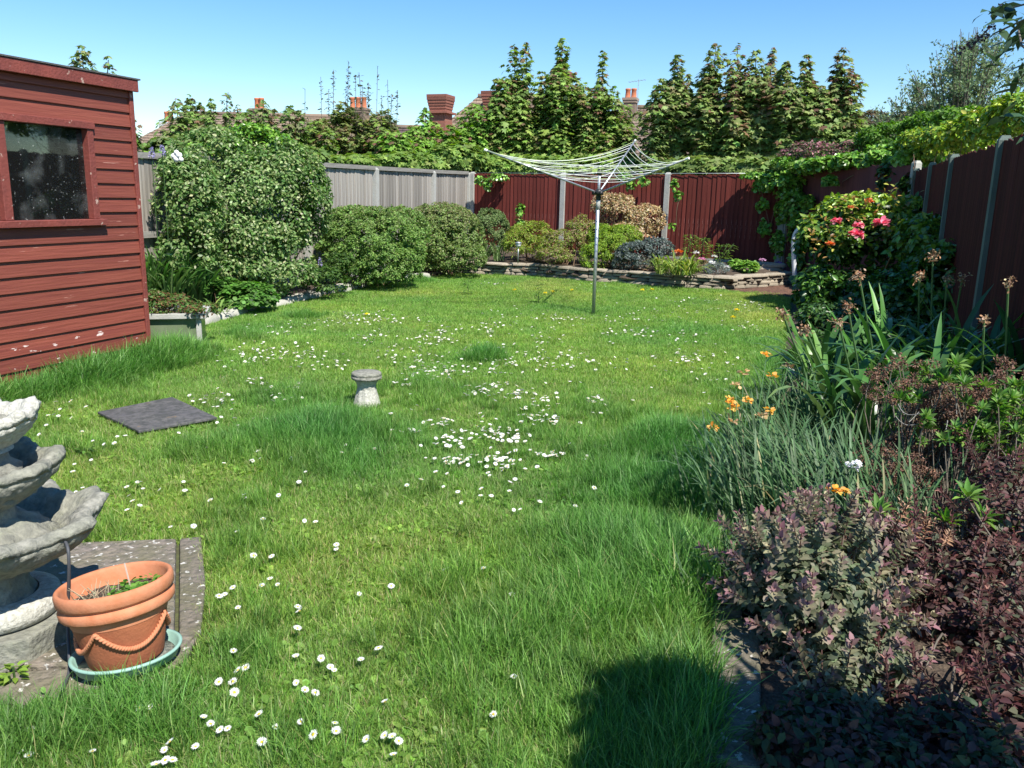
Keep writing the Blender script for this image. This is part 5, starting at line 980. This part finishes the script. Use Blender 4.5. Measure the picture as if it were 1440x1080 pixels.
def whips(label, px, d, sh, seed, mass):
    b = D(px, 300, d); t = thing('coppiced_tree', label, 'tree', (b[0], b[1], 0)); o = np.array(t.location); r = rng(seed); L = []; S, E = [], []
    for (x, ty, dens, w) in sh:
        e = D(x, ty, d+r.normal()*.3); s = D(x+r.normal()*3+(x-px)*-.12, 235, d); s[2] = 0; S.append(s); E.append(e)
        k = int(dens*70); u = r.uniform(.55, 1, k); P = s*(1-u[:, None])+e*u[:, None]+r.normal(size=(k, 3))*w*(1.1-u[:, None])**.5*(1, 1, .3); L.append(leaf_arrays(P-o, unit(rdirs(k, r)*.6+(0, 0, 1)), rdirs(k, r), .085*r.uniform(.6, 1.2, k), T_LEAF, palette([(.09, .11, .06), (.13, .15, .07), (.14, .10, .07)], (1, 1, 1), k, r)))
    for (x, y, rx, ry, n) in mass:
        c, rad = bpx(x, y, d, rx, ry, .5); P, O = bush_points(n, c, rad, r, 24, .28, .2, .1); k = len(P); L.append(leaf_arrays(P-o, unit(O*.4+(0, 0, .9)+.4*r.normal(size=(k, 3))), unit(O+(0, 0, -.3)), .13*r.uniform(.6, 1.1, k), T_MAPLE, palette([(.16, .22, .06), (.21, .26, .08), (.22, .17, .09)], (2, 2, .6), k, r)))
    V, F, C = join(L); link('crown', np_mesh('crown', V, F, M['leaf'], C), t); stems('trunk', t, S, E, .014, .006, 'bark', bend=.02, seed=seed, k=4)
whips('coppiced tree with thin bare whippy shoots left of the pot-topped chimney', 455, 22, [(429, 125, .4, .03), (451, 108, .5, .03), (462, 126, 1.2, .06), (469, 98, 1.2, .05), (487, 122, 1.6, .07), (490, 86, 1.2, .035), (476, 150, .6, .06)], 1030, [(455, 200, 26, 30, 900), (430, 210, 30, 22, 700), (486, 185, 16, 36, 700)])
whips('coppiced tree with wispy tall shoots right of the pot-topped chimney', 525, 22, [(500, 105, 1.2, .06), (505, 102, .8, .04), (510, 120, 1.0, .05), (518, 116, 1.8, .06), (531, 94, .3, .02), (537, 134, 1.4, .06), (545, 112, .3, .02), (551, 132, 1.0, .04), (559, 128, 1.4, .05)], 1031, [(505, 200, 22, 32, 800), (535, 195, 20, 36, 900), (520, 215, 40, 18, 900)])
for i, (lb, bl, n, pal) in enumerate((('dark leafy hedge mass behind the grey fence below the saplings', [bpx(330, 215, 19, 80, 20, 1.0), bpx(400, 220, 19, 60, 16, .8), bpx(260, 212, 18, 50, 18, .8)], 5500, DK), ('leafy green understorey behind the far end of the grey fence', [bpx(560, 230, 21, 70, 14, .8), bpx(640, 224, 21.5, 45, 22, .6), bpx(480, 228, 20.5, 60, 10, .8)], 6000, SY[:3]), ('dense maple understorey behind the left half of the red fence', [bpx(745, 236, 22, 90, 16, .5), bpx(840, 236, 21.5, 60, 16, .5), bpx(690, 236, 22, 40, 16, .5)], 4000, SY[:3]), ('dense maple understorey behind the right half of the red fence', [bpx(985, 238, 19.8, 75, 16, .5), bpx(1080, 238, 19.2, 80, 16, .5), bpx(1160, 232, 18.8, 50, 18, .5)], 4000, RT[:3]))):
    shrub('maple_thicket', lb, 'thicket', bl, n, .15, T_MAPLE, pal, (2, 2, 1.2), 1040+i, nst=14, up=.8, rnd=.4, clumps=60, crad=.2, sr=.03, zmin=.3)
# airy small-leaved tree
d = 21.5; b = D(1345, 230, d); t = thing('willow_tree', 'airy fine-twigged tree with small blue-green leaves against the sky at the right', 'tree', (b[0], b[1], 0)); o = np.array(t.location); r = rng(1050)
S, E, L = [], [], []; mbt = MB(); mbw = MB(); mbt.tube([(0, 0, 0), (0, 0, 1.5)], (.12, .09), 8)
for i in range(64):
    tx = r.uniform(1212, 1470); ht = 185-150*math.exp(-((tx-1380)/112)**2*.9)*r.uniform(.6, 1)-15*r.random(); e = D(tx, max(ht, 38), d+r.normal()*.8)-o
    a = np.array((r.normal()*.1, r.normal()*.1, 1.4)); tt = np.linspace(0, 1, 8)[:, None]; ctrl = a*.5+e*.5+np.array((e[0]*-.12, 0, .25)); C_ = (1-tt)**2*a+2*tt*(1-tt)*ctrl+tt**2*e; mbt.tube(C_, np.linspace(.035, .006, 8), 5, False)
    for k in range(16):
        u = r.uniform(.3, 1); q = C_[int(u*7)]; v = unit(np.array((r.normal()*.8, r.normal()*.8, .9))); ll = r.uniform(.25, .7); qe = q+v*ll; mbw.tube([q, (q+qe)/2+r.normal(size=3)*.03, qe], (.007, .005, .003), 3, False)
        nn = 22; P = q+(qe-q)*r.random((nn, 1))+r.normal(size=(nn, 3))*.035; L.append(leaf_arrays(P, rdirs(nn, r), unit(v+.7*r.normal(size=(nn, 3))), .085*r.uniform(.6, 1.2, nn), T_DIA, palette([(.17, .25, .13), (.22, .30, .13), (.11, .16, .09)], (2, 1.5, 1), nn, r)))
mbt.obj('trunk', M['bark'], t, True); mbw.obj('twigs', M['bark'], t); V, F, C = join(L); link('crown', np_mesh('crown', V, F, M['leaf'], C), t)

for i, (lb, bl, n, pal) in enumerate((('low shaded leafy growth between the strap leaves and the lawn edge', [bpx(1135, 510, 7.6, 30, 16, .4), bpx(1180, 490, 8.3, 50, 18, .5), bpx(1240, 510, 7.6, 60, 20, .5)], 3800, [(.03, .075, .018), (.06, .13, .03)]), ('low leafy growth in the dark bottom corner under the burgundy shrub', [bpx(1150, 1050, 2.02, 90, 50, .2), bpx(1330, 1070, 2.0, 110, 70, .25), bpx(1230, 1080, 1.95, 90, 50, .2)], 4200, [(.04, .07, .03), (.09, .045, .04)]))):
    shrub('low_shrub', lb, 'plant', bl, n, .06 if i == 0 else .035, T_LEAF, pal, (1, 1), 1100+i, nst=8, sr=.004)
# ================================================================ GRASS
def inpoly(X, Y, poly):
    ins = np.zeros(X.shape, bool); n = len(poly); j = n-1
    for i in range(n):
        a, b = poly[i], poly[j]
        with np.errstate(divide='ignore', invalid='ignore'): ins ^= ((a[1] > Y) != (b[1] > Y)) & (X < (b[0]-a[0])*(Y-a[1])/(b[1]-a[1]+1e-12)+a[0])
        j = i
    return ins
LAWN = [(-.05, .6)]+[(x-.09, y) for x, y in EDGE_R[1:]]+[(-.65, 15.3), (-1.2, 15.2)]+[(x, y-.12) for x, y in WALL[::-1][2:]]+[(x+.1, y) for x, y in EDGE_L[::-1]]+[(-6.7, 7.75), (-6.1, 7.35), (-5.82, 6.82), (-6.5, 6.2), (-7.6, 5.9), (-5.57, 5.87), (-5.57, .6)]
def pix_poly(pts, s=1.0):
    P = np.array([G(*p)[:2] for p in pts]); c = P.mean(0); return (P-c)*s+c
PAD = pix_poly([(-150, 785), (125, 768), (285, 760), (292, 830), (288, 905), (262, 945), (180, 985), (60, 1005), (-150, 1010)], .98)
SLT = pix_poly([(138, 590), (243, 570), (306, 600), (196, 618)], .92)
# longer, lusher patches: (px, py, radius m, extra height)
LONG = [(470, 615, .42, 1.3), (430, 560, .35, .6), (150, 540, .30, 1.5), (260, 505, .45, 1.3), (210, 520, .3, 1.5), (340, 480, .4, .5), (960, 640, .40, 1.6), (930, 700, .40, 1.2), (880, 800, .40, 1.3), (960, 850, .35, 1.4), (760, 900, .35, .9), (820, 860, .35, 1.1), (640, 830, .2, .5), (800, 1000, .3, .7), (950, 1000, .25, .9), (590, 545, .25, .5),
        (450, 450, .5, .6), (560, 400, .8, .7), (340, 930, .12, .4), (170, 1020, .18, .8), (110, 1030, .18, .7), (620, 560, .3, .6), (300, 640, .3, .3), (740, 380, 1.0, .8), (880, 590, .3, .5), (760, 440, .3, .5), (1000, 470, .5, .4), (1080, 480, .4, .7), (680, 510, .2, 1.1)]
LG = [(G(a, b)[:2], s, e) for a, b, s, e in LONG]
BARE = [(G(a, b)[:2], s) for a, b, s in ((690, 645, .10), (735, 650, .08), (700, 628, .07), (610, 525, .08), (130, 655, .06), (700, 475, .12), (240, 815, .03))]
def tuft_data(seed, n, rad, h, hv, w, cols, wt, bend=1.0, kind=0):
    r = rng(seed); V, F, C = [], [], []; k = 0; sg = 3
    for i in range(n):
        a = r.uniform(0, 6.28); q = rad*math.sqrt(r.random()); bx, by = q*math.cos(a), q*math.sin(a); az = r.uniform(0, 6.28); hh = h*r.uniform(1-hv, 1+hv); ww = w*r.uniform(.6, 1.3); le = bend*r.uniform(.15, 1.0)
        c = palette(cols, wt, 1, r)[0]; dx, dy = math.cos(az), math.sin(az); sx, sy = -dy*ww/2, dx*ww/2
        for j in range(sg+1):
            t = j/sg; x = bx+dx*le*hh*.75*t**1.8; y = by+dy*le*hh*.75*t**1.8; z = hh*t*(1-.28*le*t)-.012*(j == 0); s = (1-t**2.2)
            cc = c*(.75+.4*t)
            if j < sg: V += [(x-sx*s, y-sy*s, z), (x+sx*s, y+sy*s, z)]; C += [cc, cc]
            else: V.append((x, y, z)); C.append(cc)
        for j in range(sg-1): b = k+2*j; F += [(b, b+1, b+3), (b, b+3, b+2)]
        b = k+2*(sg-1); F.append((b, b+1, b+2)); k += 2*sg+1
    return np.array(V), np.array(F), np.array(C)
def weed_data(seed, n=9, cols=((.17, .30, .05), (.22, .36, .07))):
    r = rng(seed); a = r.uniform(0, 6.28, n); e = r.uniform(.1, .5, n); U = np.stack([np.cos(a), np.sin(a), np.sin(e)], 1); N = unit(np.stack([-.3*np.cos(a), -.3*np.sin(a), np.ones(n)], 1)+.2*r.normal(size=(n, 3)))
    return leaf_arrays(np.stack([.02*r.normal(size=n), .02*r.normal(size=n), .018+.02*r.random(n)], 1), N, U, r.uniform(.018, .04, n), T_ROUND, palette(cols, [1]*len(cols), n, r), .8)
# grass material: own blade colour times a slow patch tint
gm = mat('grass_blade', attr=True, rough=.5, trans=.42, spec=.35); M['grass'] = gm
nt = gm.node_tree; bs = nt.nodes['Principled BSDF']; at = nt.nodes.new('ShaderNodeAttribute'); at.attribute_type = 'INSTANCER'; at.attribute_name = 'tint'
src = bs.inputs['Base Color'].links[0].from_socket; mx = nt.nodes.new('ShaderNodeMix'); mx.data_type = 'RGBA'; mx.blend_type = 'MULTIPLY'; mx.inputs[0].default_value = 1
nt.links.new(src, mx.inputs[6]); nt.links.new(at.outputs['Color'], mx.inputs[7])
for l in list(nt.links):
    if l.from_socket == src and l.to_node != mx: ts = l.to_socket; nt.links.remove(l); nt.links.new(mx.outputs[2], ts)
GC = [(.155, .29, .045), (.225, .38, .065), (.10, .22, .035), (.29, .40, .11), (.42, .40, .20)]
tc_ = bpy.data.collections.new('tuft_kinds')
def reg(i, V, F, C):
    o = bpy.data.objects.new('tuft_%02d' % i, np_mesh('tuft_%02d' % i, V, F, M['grass'], C)); tc_.objects.link(o)
for i in range(8): reg(i, *tuft_data(900+i, 46, .062, .050, .5, .0032, GC, (2.2, 2.4, 1.2, 1.1, .7), 1.3))
for i in range(8, 12): reg(i, *tuft_data(900+i, 46, .055, .105, .4, .0036, [(.12, .25, .04), (.18, .34, .06), (.085, .18, .03), (.27, .35, .10)], (2, 2, 1, .5), 1.0))
for i in range(12, 15): reg(i, *weed_data(900+i))
for i in range(15, 18): reg(i, *tuft_data(900+i, 60, .085, .055, .4, .006, GC, (2.4, 2.4, 1.2, 1.1, .7), 1.1))
r = rng(77); N_ = 150000
# denser nearer the camera
yy = 1.0+15.3*r.random(N_)**1.55; xx = r.uniform(-7.2, 0, N_); keep = inpoly(xx, yy, LAWN) & ~inpoly(xx, yy, PAD) & ~inpoly(xx, yy, SLT)
xx, yy = xx[keep], yy[keep]
hx, hy = xx-FX, yy-FY
dep = xx*FH[0]+yy*FH[1]; side = np.abs(xx*FH[1]-yy*FH[0])
keep = (side < dep*.66+.35) & (dep > 1.5); xx, yy, dep = xx[keep], yy[keep], dep[keep]
ex = np.zeros(len(xx)); 
for (c, s, e) in LG: ex = np.maximum(ex, e*np.exp(-((xx-c[0])**2+(yy-c[1])**2)/(s*s)))
ex *= np.clip(.85+.7*vnoise(xx, yy, 6, 31), .3, 1.4); ex += .30*np.clip(vnoise(xx, yy, 2.4, 32)+vnoise(xx, yy, 7, 33), 0, 2)
# long fringe along the shed and the edges
ex += 1.5*np.exp(-((xx+5.5)/.16)**2)*(yy < 6.2)+.8*np.exp(-np.abs(xx+.2)/.18)*(yy < 9)
wall_d = np.min([np.hypot(xx-a, yy-b) for a, b in WALL], 0); ex += .7*np.exp(-wall_d/.3)
bare = np.zeros(len(xx))
for c, s in BARE: bare = np.maximum(bare, np.exp(-((xx-c[0])**2+(yy-c[1])**2)/(s*s)))
ok = r.random(len(xx)) > bare*1.1; xx, yy, ex, dep = xx[ok], yy[ok], ex[ok], dep[ok]; n = len(xx)
u = r.random(n); kind = r.integers(0, 8, n); kind = np.where(u < np.clip(ex*.9, 0, .95), r.integers(8, 12, n), kind); kind = np.where((dep > 7) & (ex < .5), r.integers(15, 18, n), kind)
wm = (r.random(n) < .10+.16*np.clip(vnoise(xx, yy, 4, 34)*2, 0, 1)) & (ex < .5) & (dep < 6); kind = np.where(wm, r.integers(12, 15, n), kind)
sc = np.clip(.78+.6*ex, .6, 2.2)*r.uniform(.75, 1.25, n)
lean = r.normal(size=(n, 2))*.16+.3*np.stack([vnoise(xx, yy, 5, 35), vnoise(xx, yy, 5, 36)], 1)*(ex > .4)[:, None]
rot = np.stack([lean[:, 0], lean[:, 1], r.uniform(0, 6.28, n)], 1)
pv_ = vnoise(xx, yy, 1.7, 37)+.6*vnoise(xx, yy, 5.5, 38); lush = np.clip(ex, 0, 1.3)
T = np.stack([1.0+.25*pv_-.14*lush, 1.0+.10*pv_-.02*lush, 1.0+.05*pv_+.16*lush], 1)
dry = np.clip(vnoise(xx, yy, 1.3, 39)*1.6-.15, 0, 1)[:, None]*(np.clip((dep-8)/6, .08, .7))[:, None]*(ex < .45)[:, None]
T = T*(1-dry)+np.array((1.75, 1.15, 1.5))*T*dry; T *= (1+.16*np.clip((dep-4)/5, 0, 1))[:, None]; T *= 1+.16*vnoise(xx, yy, 9, 51)[:, None]; T *= (1+.12*r.normal(size=(n, 1))); T = np.clip(T, .3, 2.4)  # distant tufts brightened to offset the self-shadowing of their wider blades
me = bpy.data.meshes.new('grass'); me.vertices.add(n); me.vertices.foreach_set('co', np.stack([xx, yy, gz(xx, yy)-.004], 1).astype(np.float32).ravel())
def attr(nm, ty, a, dt=np.float32, key='value'): q = me.attributes.new(nm, ty, 'POINT'); q.data.foreach_set(key, np.ascontiguousarray(a, dt).ravel())
attr('idx', 'INT', kind, np.int32); attr('rot', 'FLOAT_VECTOR', rot, key='vector'); attr('scl', 'FLOAT', sc); attr('tint', 'FLOAT_COLOR', np.concatenate([T, np.ones((n, 1))], 1), key='color'); me.update()
me.materials.append(M['grass'])
go = link('grass', me); tag(go, 'lush uneven green grass of the lawn with longer tufts and mossy patches', kind='stuff', cat='grass')
ng = bpy.data.node_groups.new('grass_tufts', 'GeometryNodeTree'); ng.interface.new_socket('Geometry', in_out='INPUT', socket_type='NodeSocketGeometry'); ng.interface.new_socket('Geometry', in_out='OUTPUT', socket_type='NodeSocketGeometry')
A = ng.nodes.new; K = ng.links.new; gi = A('NodeGroupInput'); go_ = A('NodeGroupOutput'); ip = A('GeometryNodeInstanceOnPoints'); ci = A('GeometryNodeCollectionInfo'); ci.inputs['Collection'].default_value = tc_; ci.inputs['Separate Children'].default_value = True; ci.inputs['Reset Children'].default_value = True
def named(nm, dt): q = A('GeometryNodeInputNamedAttribute'); q.data_type = dt; q.inputs['Name'].default_value = nm; return q.outputs[0]
K(gi.outputs[0], ip.inputs['Points']); K(ci.outputs[0], ip.inputs['Instance']); ip.inputs['Pick Instance'].default_value = True; K(named('idx', 'INT'), ip.inputs['Instance Index'])
er = A('FunctionNodeEulerToRotation'); K(named('rot', 'FLOAT_VECTOR'), er.inputs[0]); K(er.outputs[0], ip.inputs['Rotation']); K(named('scl', 'FLOAT'), ip.inputs['Scale']); K(ip.outputs[0], go_.inputs[0])
go.modifiers.new('tufts', 'NODES').node_group = ng
print('grass tufts', n)

# ================================================================ DAISIES AND DANDELIONS
NEAR = []
def addl(L, s, ox, oy): NEAR.extend([(ox+x*s, oy+y*s) for x, y in L])
addl([(48,50),(18,130),(42,108),(66,128),(246,18),(128,198),(133,210),(127,272),(122,352),(200,368),(228,387),(240,408),(182,468),(150,455),(124,430),(137,566),(176,608),(242,556),(246,588),(396,490),(340,617),(395,601),(418,606),(438,621),(422,665),(415,135),(317,160),(376,333),(322,363),(698,81),(840,53),(582,93),(1042,138),(996,180),(988,197),(785,172),(805,172),(1235,112),(1247,165),(790,426),(728,535),(1090,667),(1318,390),(1247,370),(1343,604),(1330,680),(1205,455),(60,567),(18,628),(10,542),(1290,105)], .4583, 360, 760)
addl([(1104,210),(1067,245),(1040,257),(1108,535),(1165,600),(1130,625),(1105,668),(1040,672),(1112,712),(662,803),(715,810),(967,852),(1000,880),(1045,908),(1080,888),(928,970),(781,990),(808,972),(785,1040),(820,1058),(742,1070),(440,1000),(100,1000),(138,1027),(150,905),(1203,75),(1130,330)], .2963, 0, 760)
addl([(272,185),(305,188),(330,197),(222,300),(262,246),(403,210),(338,155),(463,280),(524,332),(587,355),(645,343),(662,318),(706,302),(513,430),(412,512),(420,462),(427,612),(467,597),(542,643),(573,674),(727,631),(713,577),(773,552),(785,560),(804,588),(746,666),(787,690),(717,722),(900,590),(1033,560),(1040,598),(1183,642),(1372,624),(1260,454),(1183,353),(1162,362),(1353,347),(1423,427),(959,810),(1090,810),(1333,822),(1423,970),(1245,198),(1006,288),(1320,207),(315,113),(485,130),(397,105)], .25, 0, 540)
addl([(30,437),(55,437),(48,412),(7,543),(110,543),(150,433),(190,475),(170,497),(187,622),(220,625),(282,693),(63,610),(578,480),(612,484),(548,428),(492,511),(534,497),(447,352),(533,397),(601,521),(643,531),(655,563),(714,531),(711,551),(743,554),(797,539),(810,588),(829,590),(887,571),(993,580),(1049,527),(1118,480),(1020,437),(1028,427),(976,394),(1079,398),(905,214),(798,503),(814,493),(844,464),(733,480),(738,490),(880,462),(876,416),(1380,568),(752,261),(722,248),(215,170),(180,255)], .4722, 340, 440)
CL = [(1170,90,110,38,22,.25,0,540),(100,125,100,22,46,.4722,340,440),(190,130,35,16,18,0,0,0),(160,215,25,12,10,0,0,0),(120,255,25,12,9,0,0,0),(40,205,30,20,9,0,0,0),(370,75,35,14,20,0,0,0),(385,18,60,18,26,0,0,0),(590,80,60,18,34,0,0,0),(750,50,60,22,30,0,0,0),(550,170,80,26,40,0,0,0),(600,180,60,14,16,0,0,0),(900,140,80,40,34,0,0,0),(945,14,30,10,14,0,0,0),(1000,140,80,20,24,0,0,0),(1200,55,40,14,24,0,0,0),(1330,140,70,18,22,0,0,0),(1300,75,60,25,14,0,0,0),(1055,270,25,10,16,0,0,0),(905,268,40,15,14,0,0,0),(820,245,50,14,24,0,0,0),(740,220,40,30,16,0,0,0),(690,235,35,20,16,0,0,0),(600,325,40,8,14,0,0,0),(630,375,60,22,28,0,0,0),(745,355,65,26,28,0,0,0),(805,370,35,16,22,0,0,0),(775,440,50,20,28,0,0,0),(865,305,40,25,26,0,0,0),(925,322,20,10,14,0,0,0),(640,440,50,10,24,0,0,0),(920,425,36,10,14,0,0,0),(760,180,30,40,20,0,0,0),(510,350,20,10,8,0,0,0),(1155,355,24,8,10,0,0,0),(500,205,40,12,12,0,0,0),(280,150,50,25,12,0,0,0),(480,110,70,30,16,0,0,0),(870,65,80,40,20,0,0,0),(1130,20,60,14,14,0,0,0),
      (700,398,26,3,14,1,0,0),(500,444,26,6,30,1,0,0),(450,452,50,8,24,1,0,0),(560,452,40,8,18,1,0,0),(830,402,30,4,6,1,0,0),(1000,424,40,5,24,1,0,0),(1055,432,30,5,18,1,0,0),(930,440,60,8,24,1,0,0),(790,447,40,5,20,1,0,0),(880,462,60,10,26,1,0,0),(1045,460,30,8,18,1,0,0),(640,470,50,14,26,1,0,0),(400,468,50,10,24,1,0,0),(350,500,40,14,22,1,0,0),(1060,428,20,4,8,1,0,0),(720,440,60,10,10,1,0,0),(960,500,60,16,16,1,0,0),(1020,520,40,20,12,1,0,0),(600,500,60,14,30,1,0,0),(690,500,60,16,26,1,0,0)]
r = rng(55); pts = list(NEAR)
for cx, cy, sx, sy, k, s, ox, oy in CL:
    if s == 0: s, ox, oy = .4722, 340, 440
    for _ in range(k): pts.append((ox+s*(cx+r.normal()*sx*.6), oy+s*(cy+r.normal()*sy*.6)))
for _ in range(170): pts.append((r.uniform(300, 1050), r.uniform(440, 640)))
pts = np.array(pts); W3 = np.array([G(a, b, .055) for a, b in pts]); ok = inpoly(W3[:, 0], W3[:, 1], LAWN) & ~inpoly(W3[:, 0], W3[:, 1], SLT) & ~inpoly(W3[:, 0], W3[:, 1], PAD); W3 = W3[ok]
W3 = W3[np.argsort(W3[:, :2] @ FH[:2])]; print('daisies', len(W3))
def daisy_parts(seed, R=.0125):
    r = rng(seed); n = 26; a = np.arange(n)*2*math.pi/n+r.normal(size=n)*.05; e = r.uniform(.0, .35)+.15*r.random(n); U = np.stack([np.cos(a)*np.cos(e), np.sin(a)*np.cos(e), np.sin(e)], 1); N = np.stack([-np.cos(a)*np.sin(e), -np.sin(a)*np.sin(e), np.cos(e)], 1)
    pet = leaf_arrays(U*.003, N, U, R*r.uniform(.9, 1.05, n), T_DIA, np.tile((.82, .82, .80), (n, 1)), .62)
    mb = MB(); mb.lathe([(.0045, -.0005), (.0042, .0018), (.002, .003), (.0002, .0033)], 10); return pet, mb
M['yolk'] = mat('daisy_eye', (.75, .48, .03), .8)
pets, eyes, stm, whole = [], [], [], []
def stem_mb(): mb = MB(); mb.c = (.10, .2, .04); mb.tube([(0, 0, -.06), (.002, 0, -.03), (0, 0, 0)], .0011, 4, False); return mb
eye_me = daisy_parts(0)[1].data('eye', M['yolk'], True); stem_me = stem_mb().data('stem', M['leaf'])
for i in range(6):
    (V, F, C), e = daisy_parts(1200+i); pets.append(np_mesh('petals', V, F, M['petal'], C))
    ev = e.V[0]; ef = np.array(e.F); ef = np.concatenate([ef[:, :3], ef[:, [0, 2, 3]]]); sb = stem_mb(); sv_ = sb.V[0]; sf = np.array(sb.F); sf = np.concatenate([sf[:, :3], sf[:, [0, 2, 3]]])
    m_ = np_mesh('daisy', np.concatenate([V, ev, sv_]), np.concatenate([F, ef+len(V), sf+len(V)+len(ev)]), [M['petal']], np.concatenate([C, np.tile((.75, .48, .03), (len(ev), 1)), np.tile((.10, .2, .04), (len(sv_), 1))])); whole.append(m_)
DL = 'small white lawn daisy with a yellow eye, open in the sunlit grass'
def where_(p):
    x, y, _ = PJ(p)
    if y > 985: return 'small white daisy among the nearest grass at the very bottom of the lawn'
    if y > 860: return 'small white daisy in the near lawn below the height of the pot' if x < 760 else 'small white daisy in the shaded long grass beside the kerb'
    if x < 330 and y < 660: return 'small white daisy in the grass around the grey slate slab'
    if x < 420: return 'small white daisy between the fountain, the pot and the open lawn'
    if x > 860: return 'small white daisy in the lush grass near the daffodil leaves'
    if y > 720: return 'small white daisy in the open near lawn to the right of the paving'
    if x < 560 and y < 620: return 'small white daisy in the grass close to the stone pedestal'
    if y > 655: return 'small white daisy just in front of the dense daisy drift'
    return 'small white daisy in the dense drift in the middle of the lawn'
for i, p in enumerate(W3[:300]):
    DL = where_(p); DG = DL.replace('small white daisy', 'daisies')
    rot = (r.normal()*.2+.22, r.normal()*.2, r.uniform(-.6, .6)); s = r.uniform(.75, 1.15); z = .05+.022*r.random()+float(gz(p[0], p[1]))
    if i < 110:
        o = thing('daisy', DL, 'daisy', (p[0], p[1], z), rot, DG); o.scale = (s,)*3; k = i % 6
        link('petals', pets[k], o); link('eye', eye_me, o); link('stem', stem_me, o)
    else: tag(link('daisy', whole[i % 6], None, (p[0], p[1], z), rot, s), DL, 'daisy', DG)
V_, F_, C_, k = [], [], [], 0
for i, p in enumerate(W3[300:]):
    me_ = whole[i % 6]; nv = len(me_.vertices); v = np.empty(nv*3, np.float32); me_.vertices.foreach_get('co', v); v = v.reshape(-1, 3); f = np.empty(len(me_.loops), np.int32); me_.loops.foreach_get('vertex_index', f); c = np.empty(nv*4, np.float32); me_.color_attributes['col'].data.foreach_get('color', c)
    R = np.array(Euler((r.normal()*.3, r.normal()*.3, r.uniform(0, 6))).to_matrix()); z = .05+.03*r.random()+float(gz(p[0], p[1])); V_.append(v*r.uniform(.8, 1.25) @ R.T+(p[0], p[1], z)); F_.append(f.reshape(-1, 3)+k); C_.append(c.reshape(-1, 4)[:, :3]); k += nv
tag(link('daisies', np_mesh('daisies', np.concatenate(V_), np.concatenate(F_), M['petal'], np.concatenate(C_))), 'drifts of distant small white daisies across the middle and far lawn', 'daisies', kind='stuff')
for i, (px, py, lb) in enumerate(((777, 410, 'yellow dandelion at the left of the far lawn near the wall'), (766, 412, 'yellow dandelion second of the pair left of the pole'), (724, 408, 'yellow dandelion farthest left below the raised bed'), (805, 408, 'yellow dandelion close left of the pole foot'), (917, 407, 'yellow dandelion at the foot of the stone wall under the daylily'), (1031, 446, 'yellow dandelion near the shaded right edge of the far lawn'), (1036, 436, 'small yellow dandelion behind the one near the right edge'), (516, 442, 'lone yellow dandelion near the large clipped shrub'), (903, 408, 'yellow dandelion beside the foot of the wall, left one'))):
    p = G(px, py, .07); b = thing('dandelion', lb, 'dandelion', (p[0], p[1], .07), group='dandelions on the far lawn'); flower_head('bloom', b, (0, 0, 0), .03, [(.85, .60, .02), (.8, .68, .05)], 1300+i, 30, flat=.4, s=.022)
    mb = MB(); mb.c = (.12, .2, .06); mb.tube([(0, 0, -.075), (0, 0, 0)], .002, 4, False); mb.obj('stem', M['leaf'], b)
for i, (px, py, lb, h) in enumerate(((757, 430, 'dark upright leafy tuft growing in the lawn left of the pole', .30), (658, 418, 'slender upright weed in the lawn behind the daisies', .28), (120, 645, 'flat dark dock leaves in the grass near the fountain', .05), (22, 965, 'small green weed in the paving joint below the fountain', .05))):
    p = G(px, py); t = thing('weed', lb, 'weed', (p[0], p[1], 0)); rr = rng(1400+i); n = 40; zz = h*rr.random(n); az = rr.uniform(0, 6.28, n); w = .02+.05*rr.random(n)
    P = np.stack([w*np.cos(az)*.5, w*np.sin(az)*.5, zz+.02], 1); U = unit(np.stack([np.cos(az), np.sin(az), .7*(h > .1)+.1+0*az], 1)); V, F, C = leaf_arrays(P, unit(rdirs(n, rr)*.4+(0, 0, 1)), U, .085 if h > .1 else .035, T_NARROW if h > .1 else T_LEAF, palette([(.05, .11, .025), (.09, .17, .03)] if i != 3 else [(.2, .33, .05)], [1, 1] if i != 3 else [1], n, rr)); link('foliage', np_mesh('foliage', V, F, M['leaf'], C), t)
    mb = MB(); mb.c = (.06, .12, .03); mb.tube([(0, 0, 0), (0, 0, h+.02)], .004, 5); mb.obj('stem', M['leaf'], t)
